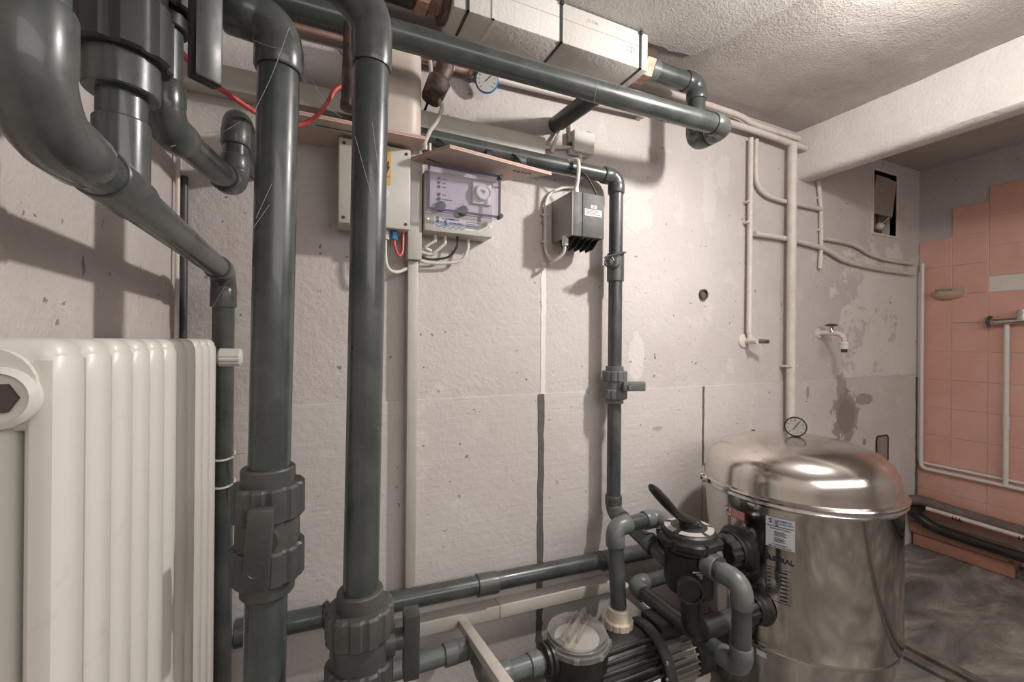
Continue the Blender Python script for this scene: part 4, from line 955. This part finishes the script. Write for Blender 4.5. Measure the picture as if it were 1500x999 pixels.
solo('red_cable', MB().sweep(curve([(.222, 1.37, bz0-.02), (.224, 1.368, bz0-.05), (.236, 1.37, bz0-.075), (.248, 1.38, bz0-.06), (.252, 1.39, bz0-.01), (.252, 1.40, bz0+.01)], 8), .0045, 10), M_red, 'red cable looping below the blue gland of the electrical cabinet', 'cable')
solo('white_cable', MB().sweep(curve([(.195, 1.37, bz0-.02), (.196, 1.37, bz0-.08), (.205, 1.375, bz0-.115), (.235, 1.40, bz0-.122), (.272, 1.415, bz0-.105)], 8), .0055, 10), M_cabw, 'white cable looping from the electrical cabinet into the vertical trunk', 'cable')
# control panel
kx0, kx1 = .315, .548; kz0, kz1 = .348, .535; ky = 1.372
t = thing('control_panel', 'pool control panel with violet clear cover and round timer', 'control panel', ((kx0+kx1)/2, YB, kz0))
obj('housing', MB().b2(kx0, kx1, ky, YB-.001, kz0, kz1+.004, .005), M_box, t)
pn = obj('face_plate', MB().b2(kx0+.008, kx1-.004, ky-.003, ky-.0005, .412, kz1), mk('face_plate', (.47, .44, .47), .5), t, False)
for (x, z, r) in ((.045, .517, .0045), (.045, .504, .0045), (.045, .491, .0045), (.045, .466, .005), (.045, .452, .0055)):
    sub('lamp', MB().cyl((kx0+x, ky-.006, z), (kx0+x, ky-.002, z), r, n=14), M_blk, pn)
for (x, z) in ((.05, .428), (.125, .423)):
    kn = sub('knob', MB().lathe([(.0165, 0), (.015, .012), (.004, .013)], (kx0+x, ky-.003, z), -Y_, 28), M_blk, pn)
    
mk_ = []
for z in (.517, .504, .491, .466): mk_.append(MB().b2(kx0+.056, kx0+.068, ky-.0036, ky-.003, z-.0012, z+.0012))
mk_.append(MB().b2(kx0+.056, kx0+.09, ky-.0036, ky-.003, .4505, .453))
for (x, z) in ((.05, .428), (.125, .423)):
    for k in range(5):
        a = math.radians(20+35*k); mk_.append(MB().box((kx0+x+.023*math.cos(a), ky-.0033, z+.023*math.sin(a)), (.003, .0006, .002)))
sub('panel_print', join(*mk_), M_ink, pn, smooth=False)
tc = V((kx1-.045, ky-.003, .488))
tm_ = obj('timer', MB().box(tc+V((0, -.006, 0)), (.066, .012, .074), None, .003), M_boxw, t)
sub('timer_dial', MB().lathe([(.027, 0), (.026, .012), (.022, .014), (.020, .012)], tc+V((0, -.012, 0)), -Y_, 36), M_dial, tm_)
sub('timer_hands', MB().bar(tc+V((-.008, -.0275, .005)), tc+V((.004, -.0275, 0)), .003, .001, up=Y_).bar(tc+V((0, -.0275, -.006)), tc+V((.004, -.0275, .003)), .002, .001, up=Y_), M_ink, tm_, smooth=False)
cvr = obj('clear_cover', MB().b2(kx0, kx1+.006, ky-.048, ky-.046, .405, .541).b2(kx0, kx1+.006, ky-.046, ky-.001, .539, .541).b2(kx0, kx1+.006, ky-.046, ky-.001, .405, .407).b2(kx0, kx0+.002, ky-.046, ky-.001, .407, .539).b2(kx1+.004, kx1+.006, ky-.046, ky-.001, .407, .539), M_cover, t, False, 'violet tinted clear cover')
e_ = .004; xx0, xx1 = kx0-.001, kx1+.007
sub('cover_edge', MB().b2(xx0, xx1, ky-.050, ky-.044, .537, .543).b2(xx0, xx1, ky-.050, ky-.044, .403, .409).b2(xx0, xx0+.006, ky-.050, ky-.044, .409, .537).b2(xx1-.006, xx1, ky-.050, ky-.044, .409, .537), M_covere, cvr, smooth=False)
for z in (.409, .537): sub('cover_screw', MB().cyl((xx1, ky-.056, z), (xx1, ky-.03, z), .0075, n=16), M_rub, cvr)
st = obj('maker_sticker', MB().b2(kx0+.03, kx0+.19, ky-.0008, ky, .362, .396), M_white, t, False, 'white sticker with blue lettering')
yy = ky-.0009
sub('sticker_logo', join(text_mb('S', .024, (kx0+.042, yy, .386), X_, Z_, -Y_, bold=.03), text_mb('CHWIMMBAD', .009, (kx0+.086, yy, .391), X_, Z_, -Y_, bold=.01), text_mb('+', .011, (kx0+.055, yy, .380), X_, Z_, -Y_, bold=.02), text_mb('S', .024, (kx0+.068, yy, .377), X_, Z_, -Y_, bold=.03), text_mb('AUNA-BAU', .009, (kx0+.104, yy, .380), X_, Z_, -Y_, bold=.01),
    MB().sweep([(kx0+.033+.1*i/40, yy-.0004, .368+.002*math.sin(i*.8)) for i in range(41)], .0007, 4), MB().sweep([(kx0+.033+.1*i/40, yy-.0004, .3645+.002*math.sin(i*.8+1)) for i in range(41)], .0007, 4)), M_inkb, st, smooth=False)
sub('sticker_text', join(*[MB().b2(kx0+.137, kx0+.180-.008*(k % 2), yy-.0006, yy, .389-k*.0065, .3905-k*.0065) for k in range(4)]), M_hand, st, smooth=False)
for x in (kx0+.012, kx1-.01): obj('screw', MB().cyl((x, ky-.002, .385), (x, ky, .385), .003, n=10), M_chr, t)
cb_ = [((kx0+.045), M_cabw, 'left of the pair of', .0055), ((kx0+.075), M_cabw, 'right of the pair of', .0055)]
for i, (x0_, mat_, lab, r0_, dp) in enumerate([(kx0+.045, M_cabw, 'first white cable from the left below the control panel', .0052, .05), (kx0+.078, M_cabw, 'second white cable from the left below the control panel', .0055, .062), (kx0+.120, M_rub, 'black cable looping below the control panel', .0036, .078), (kx0+.158, M_cabw, 'rightmost white cable with the widest loop below the control panel', .0052, .09)]):
    P_ = [(x0_, 1.41, kz0+.004), (x0_, 1.408, kz0-.02), (x0_-.004, 1.408, kz0-.5*dp), (x0_-.03, 1.415, kz0-.9*dp), (xt+.06, 1.42, kz0-dp-.004), (xt+.021, 1.425, kz0-dp+.004)]
    solo('panel_cable', MB().sweep(curve(P_, 8), r0_, 10), mat_, lab, 'cable')
# transformer
tx0, tx1, ty, tz0, tz1 = .818, .955, 1.305, .372, .528
t = thing('transformer', 'dark grey transformer box with finned underside beside the wall pipe', 'transformer', ((tx0+tx1)/2, YB, tz0))
M_tr = mk('transformer_plastic', (.085, .083, .08), .6, dirt=(.2, .19, .18), ds=20, da=.5)
obj('housing', MB().b2(tx0+.004, tx1-.008, ty+.005, YB-.02, tz0+.006, tz1-.004, .003), M_tr, t)
obj('side_plate', MB().b2(tx0, tx0+.006, ty, YB-.001, tz0, tz1, .002), mk('side_plate', (.30, .28, .26), .5), t)
obj('front_cover', MB().b2(tx0+.006, tx0+.042, ty, ty+.012, tz0, tz1, .002).b2(tx0+.044, tx1, ty, ty+.09, tz0, tz1, .003), M_tr, t)
for k in range(5):
    x = tx0+.02+k*.025; obj('fin', MB().prism([(x, ty+.006, tz0+.004), (x, YB-.03, tz0+.004), (x, YB-.05, tz0-.035), (x, ty+.05, tz0-.03)], (.004, 0, 0)), M_blk, t, False)
lb = obj('rating_label', MB().b2(tx0+.052, tx0+.125, ty-.001, ty, .448, .472), M_white, t, False)
sub('label_print', join(*[MB().b2(tx0+.056, tx0+.118-.01*(k % 3), ty-.0016, ty-.001, .467-k*.0045, .469-k*.0045) for k in range(4)]), M_hand, lb, smooth=False)
lb = obj('test_mark', MB().b2(tx0+.078, tx0+.104, ty-.001, ty, .476, .488), M_white, t, False)
sub('label_print', text_mb('GS', .010, (tx0+.091, ty-.001, .482), X_, Z_, -Y_, bold=.02), M_ink, lb, smooth=False)
obj('cable_gland', MB().hexn((tx0+.03, 1.33, tz1-.002), Z_, .012, .022), M_boxw, t); obj('cable_gland', MB().hexn((tx0-.0, 1.35, tz0-.028), Z_, .013, .034), M_boxw, t)
solo('transformer_cable', MB().sweep(curve([(tx0+.03, 1.33, tz1+.01), (tx0+.035, 1.325, tz1+.05), (tx0+.038, 1.325, tz1+.10), (tx0+.035, 1.335, tz1+.125), (tx0+.005, 1.37, tz1+.122), (tx0-.035, 1.41, tz1+.12)], 8), .007, 10), M_cabw, 'thick white cable entering the top of the transformer over the grey pipe', 'cable')
xa = W(800, 330, 1.43).x
t = thing('transformer_cable', 'white cable looping from under the transformer up the wall with clips', 'cable', (xa, 1.435, tz0-.09))
obj('cable', MB().sweep(curve([(tx0, 1.35, tz0-.02), (tx0-.002, 1.36, tz0-.055), (tx0-.03, 1.39, tz0-.085), (xa+.02, 1.42, tz0-.075), (xa+.002, 1.436, tz0-.03), (xa, 1.437, tz0+.05), (xa, 1.437, tz1-.02), (xa+.02, 1.437, tz1+.025), (xa+.07, 1.435, tz1+.055), (xa+.12, 1.43, tz1+.065)], 8), .0058, 10), M_cabw, t)
for z in (tz0+.0, tz0+.1): obj('clip', MB().box((xa-.002, 1.439, z), (.022, .018, .008), None, .002), M_cabw, t)
solo('black_cable', MB().sweep(curve([W(836, 246, 1.35), W(855, 255, 1.335), W(866, 270, 1.33), W(874, 292, 1.33), V((tx1+.01, 1.40, .46)), V((tx1+.02, 1.43, .42)), V((tx1+.04, 1.435, .39))], 8), .0035, 8), M_rub, 'thin black cable passing over the grey pipe behind the transformer', 'cable')
# junction box
jx0, jx1, jz0, jz1 = .888, .982, .722, .805
t = thing('junction_box', 'small square white junction box above the grey wall pipe', 'electrical box', (.935, YB, jz0))
obj('housing', MB().b2(jx0-.004, jx1-.008, 1.425, YB-.001, jz0-.004, jz1, .006), M_boxw, t); obj('lid', MB().b2(jx0, jx1, 1.405, 1.427, jz0, jz1, .008), M_boxw, t)
for (x, z) in ((jx0-.004, .752), (.93, jz0-.01)): obj('grommet', MB().ball((x, 1.43, z), .010, 12), M_hand if z > .74 else M_boxw, t)
solo('box_cable', MB().sweep(curve([(jx0, 1.43, .742), (jx0-.04, 1.432, .735), (dx1+.002, 1.43, .715), (dx1-.02, 1.43, .70)], 8), .0065, 10), M_cabw, 'white cable from the wall duct into the side of the junction box', 'cable')
solo('box_cable', MB().sweep(curve([(jx0+.005, 1.44, jz1-.002), (jx0-.0, 1.438, jz1+.03), (jx0-.03, 1.436, jz1+.045), (jx0-.055, 1.43, jz1+.03)], 8), .006, 10), M_cabw, 'white cable arching over the top of the junction box', 'cable')
solo('box_cable', MB().sweep(curve([(.93, 1.43, jz0), (.93, 1.43, jz0-.03), (.91, 1.43, jz0-.05), (.86, 1.425, jz0-.048)], 8), .006, 10), M_cabw, 'white cable leaving the underside of the junction box', 'cable')
solo('box_cable', MB().sweep(curve([(.845, 1.425, .80), (.83, 1.425, .775), (.81, 1.42, .74), (.80, 1.42, .70)], 8), .0065, 10), M_cabw, 'white cable dropping from the grey stub pipe into the wall duct', 'cable')
# cables over the wall pipe
for (x, dd, lab) in ((.36, .0, 'thin black cable draped over the grey pipe left of the smaller board'), (.62, 0, 'thin black cable draped over the grey pipe above the smaller board')):
    zc_ = .613
    solo('draped_cable', MB().sweep(curve([(x-.06, 1.42, zc_+.035), (x-.03, YK-.005, zc_+.031), (x, YK-.030, zc_+.012), (x+.03, YK-.028, zc_-.018), (x+.05, YK, zc_-.032)], 8), .0033, 8), M_rub, lab, 'cable')
# white cable from ceiling to duct near canister
solo('hanging_cable', MB().sweep(curve([W(630, 90, 1.34), W(633, 115, 1.34), W(640, 140, 1.34), W(647, 158, 1.34), W(640, 178, 1.34), W(630, 192, 1.34), W(622, 210, 1.34), V((W(622, 210, 1.34).x-.004, 1.36, zz+.012))], 8), .0065, 10), M_cabg, 'beige cable snaking down beside the canister', 'cable')
solo('hanging_cable', MB().sweep(curve([W(633, 120, 1.38), W(625, 155, 1.40), W(616, 175, 1.42), W(612, 190, 1.42)], 8), .004, 8), M_rub, 'thin black cable between the canister and the trap', 'cable')
solo('red_cable', MB().sweep(curve([W(236, 35, .95), W(268, 80, .97), W(305, 117, .99), W(340, 142, 1.02), W(373, 164, 1.06), W(405, 183, 1.12), W(438, 183, 1.14), W(462, 172, 1.14), W(480, 150, 1.14), W(492, 131, 1.15), W(510, 124, 1.17), W(530, 122, 1.2)], 8), .0052, 12), M_red, 'bright red cable swinging behind the left thick pipe', 'cable')
# dark valve behind pipe 2
q = W(513, 130, 1.10)
t = thing('drain_cock', 'dark metal drain cock behind the right thick pipe', 'valve', q-V((0, 0, .05)))
obj('cock_body', MB().cyl(V((q.x, q.y, .745)), q-V((0, 0, .03)), .016, .02).nut(q-V((0, 0, .05)), Z_, .022, .02, 8), M_iron, t)
# radiator feed in corner
solo('radiator_riser', MB().cyl((XL+.015, 1.42, -H+.001), (XL+.013, 1.42, .43), .009, n=14), M_hand, 'thin pipe standing in the left corner of the room', 'pipe')
solo('radiator_riser', MB().cyl((XL+.013, 1.36, -H+.001), (XL+.013, 1.36, .5), .005, n=10), M_paint, 'very thin painted pipe on the left wall beside the corner', 'pipe')

# ------------------------------------------------------------------ radiator
aR = .205; pit = .311*aR; xf = -aR; zt = -.001; zbm = -.93; ns = 11; y0 = 2.55*aR
t = thing('radiator', 'cream enamel column radiator along the left wall', 'radiator', (-.26, .8, zbm))
def section_mb(yc):
    s = MB(); dp = .105; hw = pit/2
    for k in range(3):
        xc = xf-.0165-k*.036
        zz_ = [zbm+.02, zbm+.05, zt-.05, zt-.02, zt-.006]; 
        pts = [(xc, yc, z) for z in zz_]; n = 16
        vs = []; fs = []
        for i, z in enumerate(zz_):
            q = [.8, 1, 1, .97, .6][i]
            for j in range(n):
                a = 2*PI*j/n; ca, sa = math.cos(a), math.sin(a)
                vs.append((xc+.0165*q*abs(ca)**.8*(1 if ca > 0 else -1), yc+(hw*.86)*q*abs(sa)**.8*(1 if sa > 0 else -1), z))
        for i in range(len(zz_)-1):
            for j in range(n): fs.append((i*n+j, i*n+(j+1) % n, (i+1)*n+(j+1) % n, (i+1)*n+j))
        fs += [tuple(range(n))[::-1], tuple((len(zz_)-1)*n+j for j in range(n))]
        s.add(vs, fs)
    for (z0_, z1_) in ((zt-.085, zt), (zbm, zbm+.085)):
        s.box((xf-.003-dp/2, yc, (z0_+z1_)/2), (dp, pit*.80, z1_-z0_), None, .016, 4)
        s.cyl((xf-.006-dp/2+.008, yc-hw, (z0_+z1_)/2), (xf-.006-dp/2+.008, yc+hw, (z0_+z1_)/2), .034, n=24)
    return s
sec = None
for k in range(ns):
    yc = y0+pit*(k+.5)
    if sec is None:
        sec = obj('radiator_section', section_mb(yc), M_rad, t)
    else:
        o = sec.copy(); col.objects.link(o); o.parent = t; o.location = sec.location+V((0, pit*k, 0))
xm_ = xf-.05
xg = -.246; yg = y0+.008
pg = obj('end_plug', MB().lathe([(.027, 0), (.027, .010), (.022, .014), (.020, .008)], (xg, yg, zt-.052), -Y_, 32), M_rad, t, label='round end plug with rusty centre')
sub('rusty_socket', MB().cyl((xg, yg-.004, zt-.052), (xg, yg-.0125, zt-.052), .014, n=6), M_iron, pg)
ye = y0+pit*ns
zv_ = zt-.045
tv = thing('thermostat_valve', 'cream thermostatic radiator valve between radiator and the left thick pipe', 'valve', (xm_, ye, zv_-.02))
obj('connector', MB().cyl((xm_, ye-.002, zv_), (xm_, ye+.03, zv_), .014, n=20).hexn((xm_, ye+.01, zv_), Y_, .018, .014), M_chr, tv)
obj('valve_collar', MB().cyl((xm_+.0, ye+.03, zv_), (xm_+.045, ye+.03, zv_), .019, n=24), M_hand, tv)
obj('thermostat_head', MB().lathe([(.019, 0), (.022, .004), (.022, .045), (.016, .05)], (xm_+.045, ye+.03, zv_), X_, 36, lambda i, j: 1 if j % 3 else .93), M_rad, tv)
# zip ties on far pipe
for z, lab in ((-.30, 'upper white cable tie around the far left pipe'), (-.37, 'lower white cable tie around the far left pipe')):
    solo('cable_tie', MB().sweep([(XA-.004+.0275*math.cos(a), 1.33+.0275*math.sin(a), z+.008*math.sin(a)) for a in [2*PI*i/24 for i in range(25)]], .003, 6).sweep(curve([(XA+.02, 1.31, z), (XA+.05, 1.29, z+.01), (XA+.08, 1.28, z+.002)]), .002, 6), M_rad, lab, 'cable tie')
# cobwebs
web = MB()
def strand(a, b, sag=.01, r=.00035): 
    a, b = V(a), V(b); m_ = a.lerp(b, .5)+V((0, 0, -sag)); web.sweep(curve([a, m_, b], 8), r, 4)
strand(W(424, 40, .86), W(372, 165, .87)); strand(W(424, 40, .86), W(490, 165, 1.1), .02); strand(W(372, 60, .87), W(425, 72, .86), .004)
strand(W(440, 110, .87), W(500, 172, 1.1)); strand(W(300, 195, 1.0), W(372, 170, .9), .01); strand(W(335, 410, 1.28), W(300, 470, 1.3), .0); strand(W(250, 215, .8), W(350, 180, 1.08), .01)
strand(W(520, 200, .862), W(545, 290, .862), .0); strand(W(545, 180, .862), W(556, 260, .862), 0)
strand(W(375, 320, .872), W(398, 270, .872), 0); strand(W(360, 350, .872), W(395, 300, .872), 0); strand(W(870, 150, 1.105), W(876, 120, 1.105), 0)
o = obj('cobweb', web, M_web, None); tag(o, 'fine dusty cobweb strands between the thick pipes at top left', 'cobweb'); o['kind'] = 'stuff'
for b_ in BASES:
    if 'b' in b_: del b_['b']
print('objects', len(bpy.data.objects))
